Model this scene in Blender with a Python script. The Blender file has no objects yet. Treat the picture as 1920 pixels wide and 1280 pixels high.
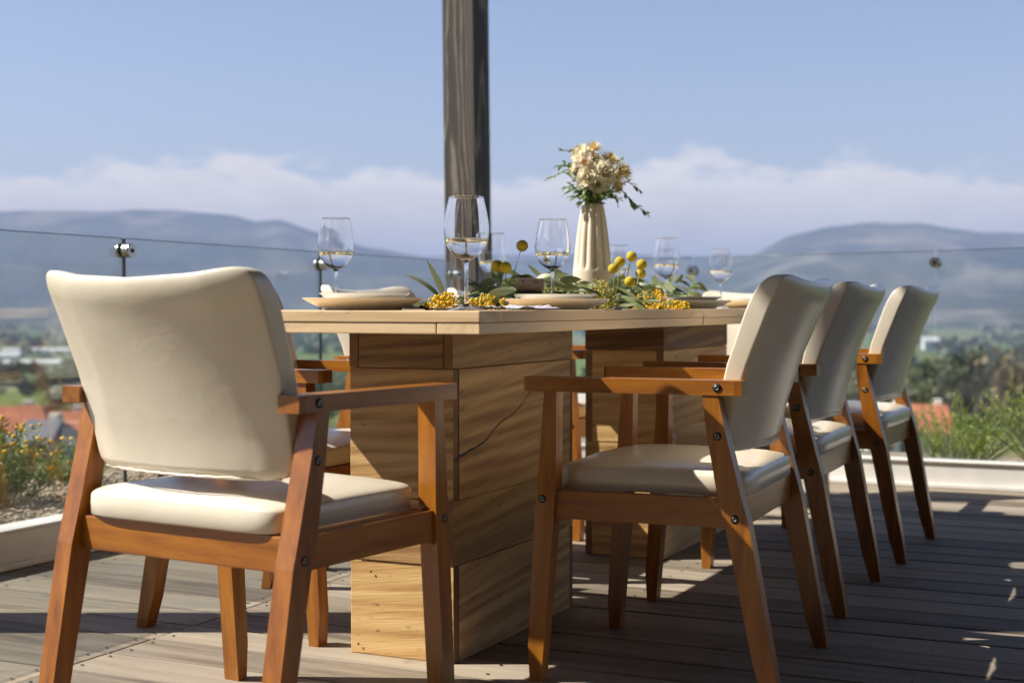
import bpy, bmesh, math, random
from mathutils import Vector, Matrix, noise, Quaternion
random.seed(11)
R = math.radians
sc = bpy.context.scene
COL = sc.collection

# ------------------------------------------------------------------ camera
F_PX, Y0_PX, YAW = 2696.0, 573.0, R(25.0)
CAM = Vector((1.393, -2.694, 0.76))
cd = bpy.data.cameras.new('camera'); cam = bpy.data.objects.new('camera', cd); COL.objects.link(cam)
cd.sensor_width = 36.0; cd.lens = 36.0 * F_PX / 1920.0
cd.clip_start = 0.05; cd.clip_end = 60000
cam.location = CAM
cam.rotation_euler = (R(90) - math.atan((640 - Y0_PX) / F_PX), 0, YAW)
cd.dof.use_dof = True; cd.dof.focus_distance = 3.05; cd.dof.aperture_fstop = 4.0
sc.camera = cam

# ------------------------------------------------------------------ light
SUN_EL = R(43.6)
sun_to = Vector((-math.cos(YAW) * math.cos(SUN_EL), -math.sin(YAW) * math.cos(SUN_EL), math.sin(SUN_EL)))
sd = bpy.data.lights.new('sun', 'SUN'); so = bpy.data.objects.new('sun', sd); COL.objects.link(so)
sd.energy = 5.0; sd.angle = R(0.53); sd.color = (1.0, 0.93, 0.82)
so.rotation_euler = (-sun_to).to_track_quat('-Z', 'Y').to_euler(); so.location = (-5, -5, 8)

w = bpy.data.worlds.new('World'); sc.world = w; w.use_nodes = True
nt = w.node_tree; nt.nodes.clear()
def wn(t, **k):
    n = nt.nodes.new(t)
    for a, b in k.items(): setattr(n, a, b)
    return n
L = nt.links.new
wout = wn('ShaderNodeOutputWorld'); wmix = wn('ShaderNodeMixShader')
bg_sky = wn('ShaderNodeBackground'); bg_cl = wn('ShaderNodeBackground')
sky = wn('ShaderNodeTexSky', sky_type='NISHITA', sun_disc=False, sun_elevation=SUN_EL,
         sun_rotation=math.atan2(sun_to.x, sun_to.y), altitude=100, air_density=1.0, dust_density=0.6, ozone_density=4.0)
wtint = wn('ShaderNodeMix', data_type='RGBA', blend_type='MULTIPLY'); wtint.inputs[0].default_value = 1
wtint.inputs[7].default_value = (1.05, .855, .82, 1); L(sky.outputs[0], wtint.inputs[6])
L(wtint.outputs[2], bg_sky.inputs[0]); bg_sky.inputs[1].default_value = 0.085
wtc = wn('ShaderNodeTexCoord'); wsep = wn('ShaderNodeSeparateXYZ'); L(wtc.outputs['Generated'], wsep.inputs[0])
wmap = wn('ShaderNodeMapping'); wmap.inputs['Scale'].default_value = (1, 1, 2.6); L(wtc.outputs['Generated'], wmap.inputs[0])
def wnoise(scale, detail, rough=.55):
    n = wn('ShaderNodeTexNoise'); n.inputs['Scale'].default_value = scale; n.inputs['Detail'].default_value = detail
    n.inputs['Roughness'].default_value = rough; L(wmap.outputs[0], n.inputs['Vector']); return n
def wmath(op, a, b=None, c=None, clamp=False):
    n = wn('ShaderNodeMath', operation=op, use_clamp=clamp)
    for i, v in enumerate((a, b, c)):
        if v is None: continue
        if isinstance(v, (int, float)): n.inputs[i].default_value = v
        else: L(v, n.inputs[i])
    return n.outputs[0]
n1 = wnoise(5.5, 3); n2 = wnoise(24, 7, .6)
# height of the cloud bank's top edge, in units of the direction's z
top = wmath('ADD', wmath('MULTIPLY', wmath('SUBTRACT', n1.outputs[0], .5), .055), wmath('MULTIPLY', wmath('SUBTRACT', n2.outputs[0], .5), .060))
top = wmath('ADD', top, .093)
dist = wmath('SUBTRACT', top, wsep.outputs['Z'])
msk = wn('ShaderNodeMapRange', interpolation_type='SMOOTHSTEP'); L(dist, msk.inputs['Value'])
msk.inputs['From Min'].default_value = -.006; msk.inputs['From Max'].default_value = .013
n3 = wnoise(15, 5, .55)
cfac = wmath('ADD', wmath('MULTIPLY', dist, 13.0), wmath('MULTIPLY', wmath('SUBTRACT', n3.outputs[0], .5), 1.15))
crmp = wn('ShaderNodeValToRGB'); L(cfac, crmp.inputs[0])
crmp.color_ramp.elements[0].position = 0.0; crmp.color_ramp.elements[0].color = (.86, .80, .73, 1)
crmp.color_ramp.elements[1].position = 0.8; crmp.color_ramp.elements[1].color = (.68, .61, .535, 1)
L(crmp.outputs[0], bg_cl.inputs[0]); bg_cl.inputs[1].default_value = 0.70
L(wmath('MULTIPLY', msk.outputs[0], .93), wmix.inputs[0]); L(bg_sky.outputs[0], wmix.inputs[1]); L(bg_cl.outputs[0], wmix.inputs[2])
L(wmix.outputs[0], wout.inputs[0])

vs = sc.view_settings
vs.view_transform = 'Standard'; vs.look = 'None'; vs.exposure = 1.05; vs.gamma = 1.0; vs.use_curve_mapping = False
cy = sc.cycles
cy.use_denoising = True; cy.max_bounces = 14; cy.transmission_bounces = 14; cy.transparent_max_bounces = 16
cy.diffuse_bounces = 4; cy.glossy_bounces = 5; cy.volume_bounces = 0
cy.caustics_refractive = False; cy.caustics_reflective = False; cy.sample_clamp_indirect = 6

# ------------------------------------------------------------------ helpers
def tag(o, label=None, cat=None, group=None, kind=None):
    if label: o['label'] = label
    if cat: o['category'] = cat
    if group: o['group'] = group
    if kind: o['kind'] = kind
    return o
def link(name, me, parent=None, loc=(0, 0, 0), rot=(0, 0, 0), scale=(1, 1, 1)):
    o = bpy.data.objects.new(name, me); COL.objects.link(o); o.parent = parent
    o.location = loc; o.rotation_euler = rot; o.scale = scale; return o
def empty(name, loc=(0, 0, 0), rz=0):
    o = link(name, None, None, loc, (0, 0, rz)); o.empty_display_size = .1; return o
def mesh(name, verts, faces, mat, smooth=False):
    me = bpy.data.meshes.new(name); me.from_pydata([tuple(v) for v in verts], [], faces); me.update()
    if mat: me.materials.append(mat)
    if smooth: me.polygons.foreach_set('use_smooth', [True] * len(me.polygons))
    return me
def bm_mesh(name, bm, mat, smooth=False):
    bmesh.ops.recalc_face_normals(bm, faces=bm.faces)
    me = bpy.data.meshes.new(name); bm.to_mesh(me); bm.free()
    if mat: me.materials.append(mat)
    if smooth:
        me.polygons.foreach_set('use_smooth', [True] * len(me.polygons))
    return me
def box_mesh(name, size, mat, bevel=0.0, seg=1):
    bm = bmesh.new(); bmesh.ops.create_cube(bm, size=1.0)
    bmesh.ops.scale(bm, vec=size, verts=bm.verts)
    if bevel: bmesh.ops.bevel(bm, geom=bm.edges[:], offset=bevel, segments=seg, affect='EDGES', profile=.6)
    return bm_mesh(name, bm, mat)
def prism_mesh(name, poly, x0, x1, mat, bevel=.003, seg=2):
    """poly: list of (y, z); extruded along x."""
    bm = bmesh.new(); n = len(poly)
    a = [bm.verts.new((x0, y, z)) for y, z in poly]; b = [bm.verts.new((x1, y, z)) for y, z in poly]
    bm.faces.new(a); bm.faces.new(b[::-1])
    for i in range(n): bm.faces.new((a[i], b[i], b[(i + 1) % n], a[(i + 1) % n]))
    if bevel:
        ed = [e for e in bm.edges if e.calc_face_angle(0) > .5]
        bmesh.ops.bevel(bm, geom=ed, offset=bevel, segments=seg, affect='EDGES', profile=.6)
    return bm_mesh(name, bm, mat)
def lathe_vf(prof, n=40, close_bottom=False, close_top=False, mod=None):
    v, f = [], []
    for k, (r, z) in enumerate(prof):
        for i in range(n):
            a = 2 * math.pi * i / n
            rr = mod(r, z, a) if mod else r
            v.append((rr * math.cos(a), rr * math.sin(a), z))
    for k in range(len(prof) - 1):
        for i in range(n):
            j = (i + 1) % n
            f.append((k * n + i, k * n + j, (k + 1) * n + j, (k + 1) * n + i))
    if close_bottom: f.append(tuple(range(n))[::-1])
    if close_top: f.append(tuple((len(prof) - 1) * n + i for i in range(n)))
    return v, f
def lathe(name, prof, mat, n=40, cb=False, ct=False, mod=None, smooth=True):
    v, f = lathe_vf(prof, n, cb, ct, mod); return mesh(name, v, f, mat, smooth)
def tube_vf(pts, rad, n=6, v=None, f=None):
    """append a tube along pts; rad a number or list."""
    v = [] if v is None else v; f = [] if f is None else f
    base = len(v); m = len(pts); P = [Vector(p) for p in pts]
    up = Vector((0, 0, 1))
    for i, p in enumerate(P):
        t = (P[min(i + 1, m - 1)] - P[max(i - 1, 0)]).normalized()
        s = t.cross(up if abs(t.z) < .95 else Vector((1, 0, 0))).normalized(); u = s.cross(t)
        r = rad[i] if isinstance(rad, (list, tuple)) else rad
        for k in range(n):
            a = 2 * math.pi * k / n; v.append(tuple(p + s * (r * math.cos(a)) + u * (r * math.sin(a))))
    for i in range(m - 1):
        for k in range(n):
            j = (k + 1) % n
            f.append((base + i * n + k, base + i * n + j, base + (i + 1) * n + j, base + (i + 1) * n + k))
    f.append(tuple(base + k for k in range(n))[::-1]); f.append(tuple(base + (m - 1) * n + k for k in range(n)))
    return v, f
def ico(v, f, c, r, sub=1, sq=(1, 1, 1)):
    bm = bmesh.new(); bmesh.ops.create_icosphere(bm, subdivisions=sub, radius=r)
    b = len(v)
    for q in bm.verts: v.append((c[0] + q.co.x * sq[0], c[1] + q.co.y * sq[1], c[2] + q.co.z * sq[2]))
    bm.verts.index_update()
    for q in bm.faces: f.append(tuple(b + x.index for x in q.verts))
    bm.free()
def fwd_pt(px, dist, z=0):
    """world point on the bearing seen at picture column px, dist metres ahead."""
    rt = (px - 960) / F_PX * dist
    c, s = math.cos(YAW), math.sin(YAW)
    return Vector((CAM.x + c * rt - s * dist, CAM.y + s * rt + c * dist, z))

# ------------------------------------------------------------------ materials
def new_mat(name):
    m = bpy.data.materials.new(name); m.use_nodes = True
    return m, m.node_tree, m.node_tree.nodes['Principled BSDF']
def N(t, ty, **k):
    n = t.nodes.new(ty)
    for a, b in k.items(): setattr(n, a, b)
    return n
def ramp(t, fac, stops):
    r = N(t, 'ShaderNodeValToRGB'); el = r.color_ramp.elements
    while len(el) < len(stops): el.new(.5)
    for e, (p, c) in zip(el, stops): e.position = p; e.color = (*c, 1)
    t.links.new(fac, r.inputs[0]); return r.outputs[0]
def mathn(t, op, a, b=None, clamp=False):
    n = N(t, 'ShaderNodeMath', operation=op, use_clamp=clamp)
    for i, v in enumerate((a, b)):
        if v is None: continue
        if isinstance(v, (int, float)): n.inputs[i].default_value = v
        else: t.links.new(v, n.inputs[i])
    return n.outputs[0]
def noise_n(t, vec, scale, detail=4, rough=.55, dist=0.0):
    n = N(t, 'ShaderNodeTexNoise'); n.inputs['Scale'].default_value = scale; n.inputs['Detail'].default_value = detail
    n.inputs['Roughness'].default_value = rough; n.inputs['Distortion'].default_value = dist
    if vec is not None: t.links.new(vec, n.inputs['Vector'])
    return n.outputs['Fac']
def bump(t, b, h, strength, dist=.01):
    n = N(t, 'ShaderNodeBump'); n.inputs['Strength'].default_value = strength; n.inputs['Distance'].default_value = dist
    t.links.new(h, n.inputs['Height']); t.links.new(n.outputs[0], b.inputs['Normal']); return n
def mixc(t, fac, a, b, mode='MIX'):
    n = N(t, 'ShaderNodeMix', data_type='RGBA', blend_type=mode)
    for s, v in ((0, fac), (6, a), (7, b)):
        if isinstance(v, (int, float)): n.inputs[s].default_value = v
        elif isinstance(v, tuple): n.inputs[s].default_value = (*v, 1)
        else: t.links.new(v, n.inputs[s])
    return n.outputs[2]
def obj_coords(t, scale, jitter=True, rot=None):
    tc = N(t, 'ShaderNodeTexCoord'); mp = N(t, 'ShaderNodeMapping'); mp.inputs['Scale'].default_value = scale
    if jitter:
        oi = N(t, 'ShaderNodeObjectInfo'); vm = N(t, 'ShaderNodeVectorMath', operation='SCALE')
        cx = N(t, 'ShaderNodeCombineXYZ')
        for i in range(3): t.links.new(oi.outputs['Random'], cx.inputs[i])
        t.links.new(cx.outputs[0], vm.inputs[0]); vm.inputs['Scale'].default_value = 37.0
        va = N(t, 'ShaderNodeVectorMath', operation='ADD'); t.links.new(tc.outputs['Object'], va.inputs[0]); t.links.new(vm.outputs[0], va.inputs[1])
        t.links.new(va.outputs[0], mp.inputs[0])
    else: t.links.new(tc.outputs['Object'], mp.inputs[0])
    if rot and any(rot):                                            # tilt the grain before stretching it
        m0 = N(t, 'ShaderNodeMapping'); m0.inputs['Rotation'].default_value = rot
        src = mp.inputs[0].links[0].from_socket; t.links.new(src, m0.inputs[0]); t.links.new(m0.outputs[0], mp.inputs[0])
    return mp.outputs[0]
def wood(name, stops, grain=(1.2, 14, 14), rough=.5, bumps=.25, vary=.35, coat=0.0, rings=0.5, speck=0.0, weather=0.0, tilt=0.0):
    m, t, b = new_mat(name)
    v = obj_coords(t, grain, rot=(0, tilt, 0))
    big = noise_n(t, v, 1.0, 3, .5, .6)
    fine = noise_n(t, v, 6.0, 5, .65)
    wv = N(t, 'ShaderNodeTexWave', wave_type='BANDS', bands_direction='DIAGONAL'); wv.inputs['Scale'].default_value = .55
    wv.inputs['Distortion'].default_value = 9.0; wv.inputs['Detail'].default_value = 3; wv.inputs['Detail Scale'].default_value = .8
    t.links.new(v, wv.inputs['Vector'])
    f = mathn(t, 'ADD', mathn(t, 'MULTIPLY', big, .55), mathn(t, 'MULTIPLY', fine, .35))
    f = mathn(t, 'ADD', f, mathn(t, 'MULTIPLY', mathn(t, 'SUBTRACT', wv.outputs['Fac'], .5), .3 * rings))
    oi = N(t, 'ShaderNodeObjectInfo')
    f = mathn(t, 'ADD', f, mathn(t, 'MULTIPLY', mathn(t, 'SUBTRACT', oi.outputs['Random'], .5), vary))
    c = ramp(t, f, stops)
    if weather:
        vv = obj_coords(t, (1, 1, 1)); p = noise_n(t, vv, 2.2, 4, .6)
        c = mixc(t, mathn(t, 'MULTIPLY', ramp_f(t, p, .45, .7), weather), c, (.235, .22, .20))
        q = noise_n(t, vv, 9, 3, .6)
        c = mixc(t, mathn(t, 'MULTIPLY', ramp_f(t, q, .62, .74), .5), c, (.07, .06, .05))
    if speck:
        vv = obj_coords(t, (26, 60, 60)); p = noise_n(t, vv, 1, 2, .5)
        c = mixc(t, mathn(t, 'MULTIPLY', ramp_f(t, p, .68, .76), speck), c, (.06, .03, .012))
    t.links.new(c, b.inputs['Base Color'])
    rr = N(t, 'ShaderNodeMapRange'); t.links.new(fine, rr.inputs[0]); rr.inputs[3].default_value = rough - .08; rr.inputs[4].default_value = rough + .12
    t.links.new(rr.outputs[0], b.inputs['Roughness'])
    if coat: b.inputs['Coat Weight'].default_value = coat; b.inputs['Coat Roughness'].default_value = .25
    bump(t, b, fine, bumps, .004)
    return m
def ramp_f(t, fac, a, b):
    r = N(t, 'ShaderNodeMapRange'); t.links.new(fac, r.inputs[0]); r.inputs[1].default_value = a; r.inputs[2].default_value = b
    return r.outputs[0]
def plain(name, col, rough=.5, metal=0.0, var=.12, nscale=30, bmp=0.0, coat=0.0, spec=None):
    m, t, b = new_mat(name)
    v = obj_coords(t, (1, 1, 1)); f = noise_n(t, v, nscale, 4)
    lo = tuple(c * (1 - var) for c in col); hi = tuple(min(1, c * (1 + var)) for c in col)
    t.links.new(ramp(t, f, [(.3, lo), (.7, hi)]), b.inputs['Base Color'])
    b.inputs['Roughness'].default_value = rough; b.inputs['Metallic'].default_value = metal
    if coat: b.inputs['Coat Weight'].default_value = coat
    if spec is not None: b.inputs['Specular IOR Level'].default_value = spec
    if bmp: bump(t, b, f, bmp, .003)
    return m
def leaf_mat(name, lo, hi, rough=.5, trans=.25):
    m, t, b = new_mat(name)
    v = obj_coords(t, (1, 1, 1)); f = noise_n(t, v, 2.2, 5, .7)
    c = ramp(t, f, [(.3, lo), (.72, hi)])
    t.links.new(c, b.inputs['Base Color']); b.inputs['Roughness'].default_value = rough
    tr = N(t, 'ShaderNodeBsdfTranslucent'); t.links.new(c, tr.inputs[0])
    mx = N(t, 'ShaderNodeMixShader'); mx.inputs[0].default_value = trans
    t.links.new(b.outputs[0], mx.inputs[1]); t.links.new(tr.outputs[0], mx.inputs[2])
    t.links.new(mx.outputs[0], t.nodes['Material Output'].inputs[0]); return m

M = {}
CW = [(.15, (.11, .030, .004)), (.42, (.27, .090, .006)), (.62, (.37, .142, .009)), (.88, (.50, .215, .018))]
for ax, gs in (('x', (3, 30, 30)), ('y', (30, 3, 30)), ('z', (30, 30, 3))):
    M['chair_' + ax] = wood('lacquered_chair_wood_' + ax, CW, gs, .34, .07, .17, .35, rings=.3)
M['table'] = wood('pale_tabletop_wood', [(.15, (.43, .29, .15)), (.5, (.62, .46, .27)), (.85, (.72, .57, .37))], (1.0, 16, 16), .55, .2, .25, speck=.25)
PW = ((.17, .078, .022), (.38, .21, .072), (.54, .345, .135), (.67, .475, .22))
for nm, k, sh in (('ped_brown', .62, .1), ('ped_gold', .92, .02), ('ped_mid', .85, .05), ('ped_pale', 1.08, -.08)):
    M[nm] = wood('plank_wood_' + nm[4:], [(p_ + sh, tuple(min(.8, c_ * k) for c_ in col)) for p_, col in zip((.2, .38, .56, .82), PW)], (1.5, 30, 30), .55, .3, .30, rings=.6, speck=.6, tilt=.11)
M['endgrain'] = wood('end_grain_wood', [(.2, (.13, .065, .028)), (.8, (.27, .15, .065))], (10, 10, 10), .7, .3, .2)
M['deck'] = wood('weathered_deck_wood', [(.15, (.10, .077, .055)), (.45, (.225, .186, .135)), (.8, (.335, .285, .215))], (1.3, 20, 20), .7, .22, .42, rings=.3, speck=.3, weather=.45)
M['post'] = wood('dark_stained_post_wood', [(.2, (.028, .021, .016)), (.45, (.075, .058, .046)), (.6, (.11, .088, .07)), (.85, (.24, .20, .16))], (11, 11, .9), .65, .5, .1, rings=2.4)
M['white'] = plain('white_painted_kerb', (.68, .665, .635), .5, var=.13, nscale=5, bmp=.15)
M['steel'] = plain('brushed_steel', (.45, .44, .42), .25, 1.0, .05)
M['dark_steel'] = plain('dark_hole', (.03, .025, .02), .5, .5)
M['bolt'] = plain('dull_bolt', (.20, .19, .18), .4, 1.0, .1)
M['black'] = plain('black_rubber', (.012, .012, .014), .5)
M['plate'] = plain('cream_stoneware', (.76, .72, .65), .4, var=.06, nscale=12, coat=.2)
M['vase'] = plain('matte_cream_ceramic', (.60, .53, .42), .6, var=.07, nscale=14, bmp=.1)
M['gravel_soil'] = plain('dry_soil', (.24, .19, .135), .9, var=.35, nscale=24, bmp=.8)
M['stone'] = plain('gravel_stone', (.36, .30, .225), .85, var=.4, nscale=9)

def post_mat():
    m, t, b = new_mat('dark_stained_post_wood')
    tc = N(t, 'ShaderNodeTexCoord'); sp = N(t, 'ShaderNodeSeparateXYZ'); t.links.new(tc.outputs['Object'], sp.inputs[0])
    x = mathn(t, 'ADD', sp.outputs[0], .035); y = mathn(t, 'ADD', sp.outputs[1], .03)
    x2 = mathn(t, 'ADD', mathn(t, 'MULTIPLY', x, x), mathn(t, 'MULTIPLY', mathn(t, 'MULTIPLY', y, y), .4))
    mp = N(t, 'ShaderNodeMapping'); mp.inputs['Scale'].default_value = (9, 9, 1.5); t.links.new(tc.outputs['Object'], mp.inputs[0])
    nz = noise_n(t, mp.outputs[0], 1.0, 3, .5)
    val = mathn(t, 'ADD', mathn(t, 'MULTIPLY', x2, 900), mathn(t, 'ADD', mathn(t, 'MULTIPLY', sp.outputs[2], 4.5), mathn(t, 'MULTIPLY', nz, 11)))
    wv = mathn(t, 'ADD', mathn(t, 'MULTIPLY', mathn(t, 'SINE', mathn(t, 'MULTIPLY', val, 2.2)), .5), .5)
    mp2 = N(t, 'ShaderNodeMapping'); mp2.inputs['Scale'].default_value = (60, 60, 2.2); t.links.new(tc.outputs['Object'], mp2.inputs[0])
    fn = noise_n(t, mp2.outputs[0], 1.0, 5, .65)
    f = mathn(t, 'ADD', mathn(t, 'MULTIPLY', mathn(t, 'POWER', wv, 4.0), .60), mathn(t, 'MULTIPLY', fn, .60))
    t.links.new(ramp(t, f, [(.22, (.022, .017, .014)), (.42, (.048, .038, .031)), (.62, (.082, .066, .054)), (.95, (.20, .17, .14))]), b.inputs['Base Color'])
    b.inputs['Roughness'].default_value = .7; bump(t, b, f, .4, .004); return m
M['post'] = post_mat()
def leather():
    m, t, b = new_mat('cream_leather')
    v = obj_coords(t, (1, 1, 1)); f = noise_n(t, v, 7, 4); g = N(t, 'ShaderNodeTexVoronoi'); g.inputs['Scale'].default_value = 340
    t.links.new(v, g.inputs['Vector'])
    t.links.new(ramp(t, f, [(.3, (.65, .59, .47)), (.7, (.73, .675, .555))]), b.inputs['Base Color'])
    b.inputs['Roughness'].default_value = .25; b.inputs['Specular IOR Level'].default_value = .55; b.inputs['Coat Weight'].default_value = .25; b.inputs['Coat Roughness'].default_value = .2
    wr = noise_n(t, obj_coords(t, (6, 6, 9)), 1.5, 2, .5, 1.2)
    h = mathn(t, 'ADD', mathn(t, 'MULTIPLY', g.outputs['Distance'], .12), wr)
    bump(t, b, h, .13, .005); return m
M['leather'] = leather()

def glass(name, col, ior, rough=0.0):
    m, t, b = new_mat(name)
    b.inputs['Base Color'].default_value = (*col, 1); b.inputs['Transmission Weight'].default_value = 1
    b.inputs['Roughness'].default_value = rough; b.inputs['IOR'].default_value = ior; return m
M['glass'] = glass('clear_wine_glass', (1, 1, 1), 1.47)
M['wine'] = glass('pale_white_wine', (.99, .98, .91), 1.335)
def pane_mat():
    m, t, b = new_mat('clear_fence_glass')
    tr = N(t, 'ShaderNodeBsdfTransparent'); tr.inputs[0].default_value = (.93, .955, .95, 1)
    gl = N(t, 'ShaderNodeBsdfGlossy'); gl.inputs['Roughness'].default_value = .02
    df = N(t, 'ShaderNodeBsdfDiffuse'); df.inputs[0].default_value = (.7, .72, .75, 1)
    fr = N(t, 'ShaderNodeFresnel'); fr.inputs[0].default_value = 1.5
    m1 = N(t, 'ShaderNodeMixShader'); t.links.new(mathn(t, 'MULTIPLY', fr.outputs[0], .2), m1.inputs[0]); t.links.new(tr.outputs[0], m1.inputs[1]); t.links.new(gl.outputs[0], m1.inputs[2])
    v = obj_coords(t, (1, 1, 1), False); f = noise_n(t, v, 3, 5, .7)
    m2 = N(t, 'ShaderNodeMixShader'); t.links.new(mathn(t, 'MULTIPLY', ramp_f(t, f, .4, .8), .10), m2.inputs[0])
    t.links.new(m1.outputs[0], m2.inputs[1]); t.links.new(df.outputs[0], m2.inputs[2])
    t.links.new(m2.outputs[0], t.nodes['Material Output'].inputs[0]); return m
M['pane'] = pane_mat()

# ------------------------------------------------------------------ terrain
PROF = [(0, -.45), (7, -.5), (12, -1.4), (20, -2.4), (40, -4.4), (80, -7.6), (150, -12), (200, -15), (400, -24), (800, -36), (1500, -45), (3000, -54), (6000, -62), (20000, -70)]
def ground_z(x, y):
    r = math.hypot(x - CAM.x, y - CAM.y)
    for (a, za), (b, zb) in zip(PROF, PROF[1:]):
        if r <= b:
            u = (math.log(r + 1) - math.log(a + 1)) / (math.log(b + 1) - math.log(a + 1)); z = za + (zb - za) * u; break
    else: z = -70
    return z + noise.noise(Vector((x / 60, y / 60, 0))) * min(r * .006, 1.2)
def ground_material():
    m, t, b = new_mat('valley_fields')
    tc = N(t, 'ShaderNodeTexCoord'); P = tc.outputs['Object']
    vo = N(t, 'ShaderNodeTexVoronoi', voronoi_dimensions='2D'); vo.inputs['Scale'].default_value = .0042; t.links.new(P, vo.inputs['Vector'])
    sp = N(t, 'ShaderNodeSeparateColor'); t.links.new(vo.outputs['Color'], sp.inputs[0])
    c = ramp(t, sp.outputs[0], [(0, (.075, .12, .028)), (.2, (.14, .21, .045)), (.38, (.21, .19, .09)), (.52, (.10, .17, .038)), (.66, (.24, .19, .12)), (.8, (.085, .13, .035)), (.93, (.20, .25, .07))])
    for e in [n for n in t.nodes if n.type == 'VALTORGB']: e.color_ramp.interpolation = 'CONSTANT'
    v2 = N(t, 'ShaderNodeTexVoronoi', voronoi_dimensions='2D'); v2.inputs['Scale'].default_value = .02; t.links.new(P, v2.inputs['Vector'])
    s2 = N(t, 'ShaderNodeSeparateColor'); t.links.new(v2.outputs['Color'], s2.inputs[0])
    c = mixc(t, .45, c, ramp(t, s2.outputs[1], [(0, (.05, .085, .02)), (.5, (.12, .16, .045)), (1, (.19, .16, .085))]))
    f = noise_n(t, P, .25, 6, .65); c = mixc(t, mathn(t, 'MULTIPLY', ramp_f(t, f, .4, .7), .5), c, (.06, .085, .022))
    t.links.new(c, b.inputs['Base Color']); b.inputs['Roughness'].default_value = .95; b.inputs['Specular IOR Level'].default_value = .1
    return m
M['ground'] = ground_material()
def build_ground():
    rings = [2.0 * (1.085 ** k) for k in range(0, 105)]
    fine = [YAW + R(90) - R(32) + R(64) * k / 200 for k in range(201)]
    coarse = [YAW + R(90) + R(32) + R(296) * k / 60 for k in range(1, 60)]
    az = fine + coarse; n = len(az); v = [(CAM.x, CAM.y, -.5)]; f = []
    for r in rings:
        for a in az:
            x = CAM.x + r * math.cos(a); y = CAM.y + r * math.sin(a); v.append((x, y, ground_z(x, y)))
    for i in range(n): f.append((0, 1 + i, 1 + (i + 1) % n))
    for k in range(len(rings) - 1):
        for i in range(n):
            j = (i + 1) % n; f.append((1 + k * n + i, 1 + (k + 1) * n + i, 1 + (k + 1) * n + j, 1 + k * n + j))
    tag(link('ground', mesh('ground', v, f, M['ground'], True)), 'valley of green and brown fields below the deck', kind='structure')
build_ground()

def hill_mat(name, a, b_, c_, sc_):
    m, t, b = new_mat(name)
    tc = N(t, 'ShaderNodeTexCoord'); P = tc.outputs['Object']
    f = noise_n(t, P, sc_, 7, .62, .5)
    t.links.new(ramp(t, f, [(.32, a), (.5, b_), (.68, c_)]), b.inputs['Base Color'])
    b.inputs['Roughness'].default_value = 1; b.inputs['Specular IOR Level'].default_value = 0; return m
M['hill'] = hill_mat('scrub_hillside', (.014, .020, .013), (.055, .062, .032), (.22, .19, .14), .0024)
def interp(pts, x):
    if x <= pts[0][0]: return pts[0][1]
    for (a, ya), (b, yb) in zip(pts, pts[1:]):
        if x <= b:
            u = (x - a) / (b - a); u = u * u * (3 - 2 * u) * .5 + u * .5; return ya + (yb - ya) * u
    return pts[-1][1]
def mountain(name, label, sil, x0, x1, d_base, d_top, nx=420, seed=0):
    v, f = [], []; rows = 46
    for k in range(rows):
        u = k / (rows - 1)
        for i in range(nx):
            px = x0 + (x1 - x0) * i / (nx - 1)
            q = min(1, u / .8)
            d = d_base + (d_top - d_base) * q + (u > .8) * (u - .8) / .2 * d_top * .2
            py = interp(sil, px); crest = CAM.z + (Y0_PX - py) / F_PX * d_top
            fade = max(0, min(1, (px - x0) / 600, (x1 - px) / 600)) if (px < 0 or px > 1920) else 1
            crest = -70 + (crest + 70) * fade * fade * (3 - 2 * fade)
            p = fwd_pt(px, d)
            rid = noise.multi_fractal(Vector((p.x / 1500 + seed, p.y / 1500, seed)), .9, 2.1, 6)
            spur = abs(noise.noise(Vector((p.x / 620, p.y / 620, seed + 3)))) + .5 * abs(noise.noise(Vector((p.x / 260, p.y / 260, seed + 9))))
            base = -68
            shape = q ** 1.25
            env = math.sin(math.pi * min(q, 1)) if q < 1 else 0
            z = base + (crest - base) * (shape + env * (.16 * (rid - .9) - .26 * (spur - .3)))
            z += (crest - base) * .02 * q * noise.noise(Vector((p.x / 180, p.y / 180, seed)))
            if u > .8: z = crest + (base - crest) * ((u - .8) / .2) ** 1.3
            v.append((p.x, p.y, z))
    for k in range(rows - 1):
        for i in range(nx - 1):
            a = k * nx + i; f.append((a, a + 1, a + nx + 1, a + nx))
    return tag(link(name, mesh(name, v, f, M['hill'], True)), label, kind='structure')
mountain('mountain_ridge', 'long hazy blue mountain ridge sloping down behind the left glass fence',
         [(-2600, 430), (-1500, 380), (-600, 410), (0, 398), (160, 394), (330, 393), (440, 404), (480, 414), (522, 410), (600, 438), (700, 466), (780, 479), (860, 494), (1000, 530), (1200, 566), (1500, 580)], -2200, 1300, 4300, 6800, 440, 0)
mountain('mountain_peak', 'broad hazy mountain rising behind the right-hand chairs',
         [(900, 578), (1150, 560), (1280, 520), (1400, 481), (1490, 440), (1560, 425), (1640, 417), (1720, 419), (1790, 430), (1850, 436), (1920, 438), (2300, 400), (3000, 430), (4200, 480)], 950, 3700, 3600, 6600, 440, 5)
mountain('far_hills', 'low pale hills closing off the valley beyond the vase',
         [(100, 500), (700, 484), (900, 478), (1100, 476), (1300, 480), (1700, 470), (2300, 490)], 100, 2300, 6500, 8200, 260, 9)

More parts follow.
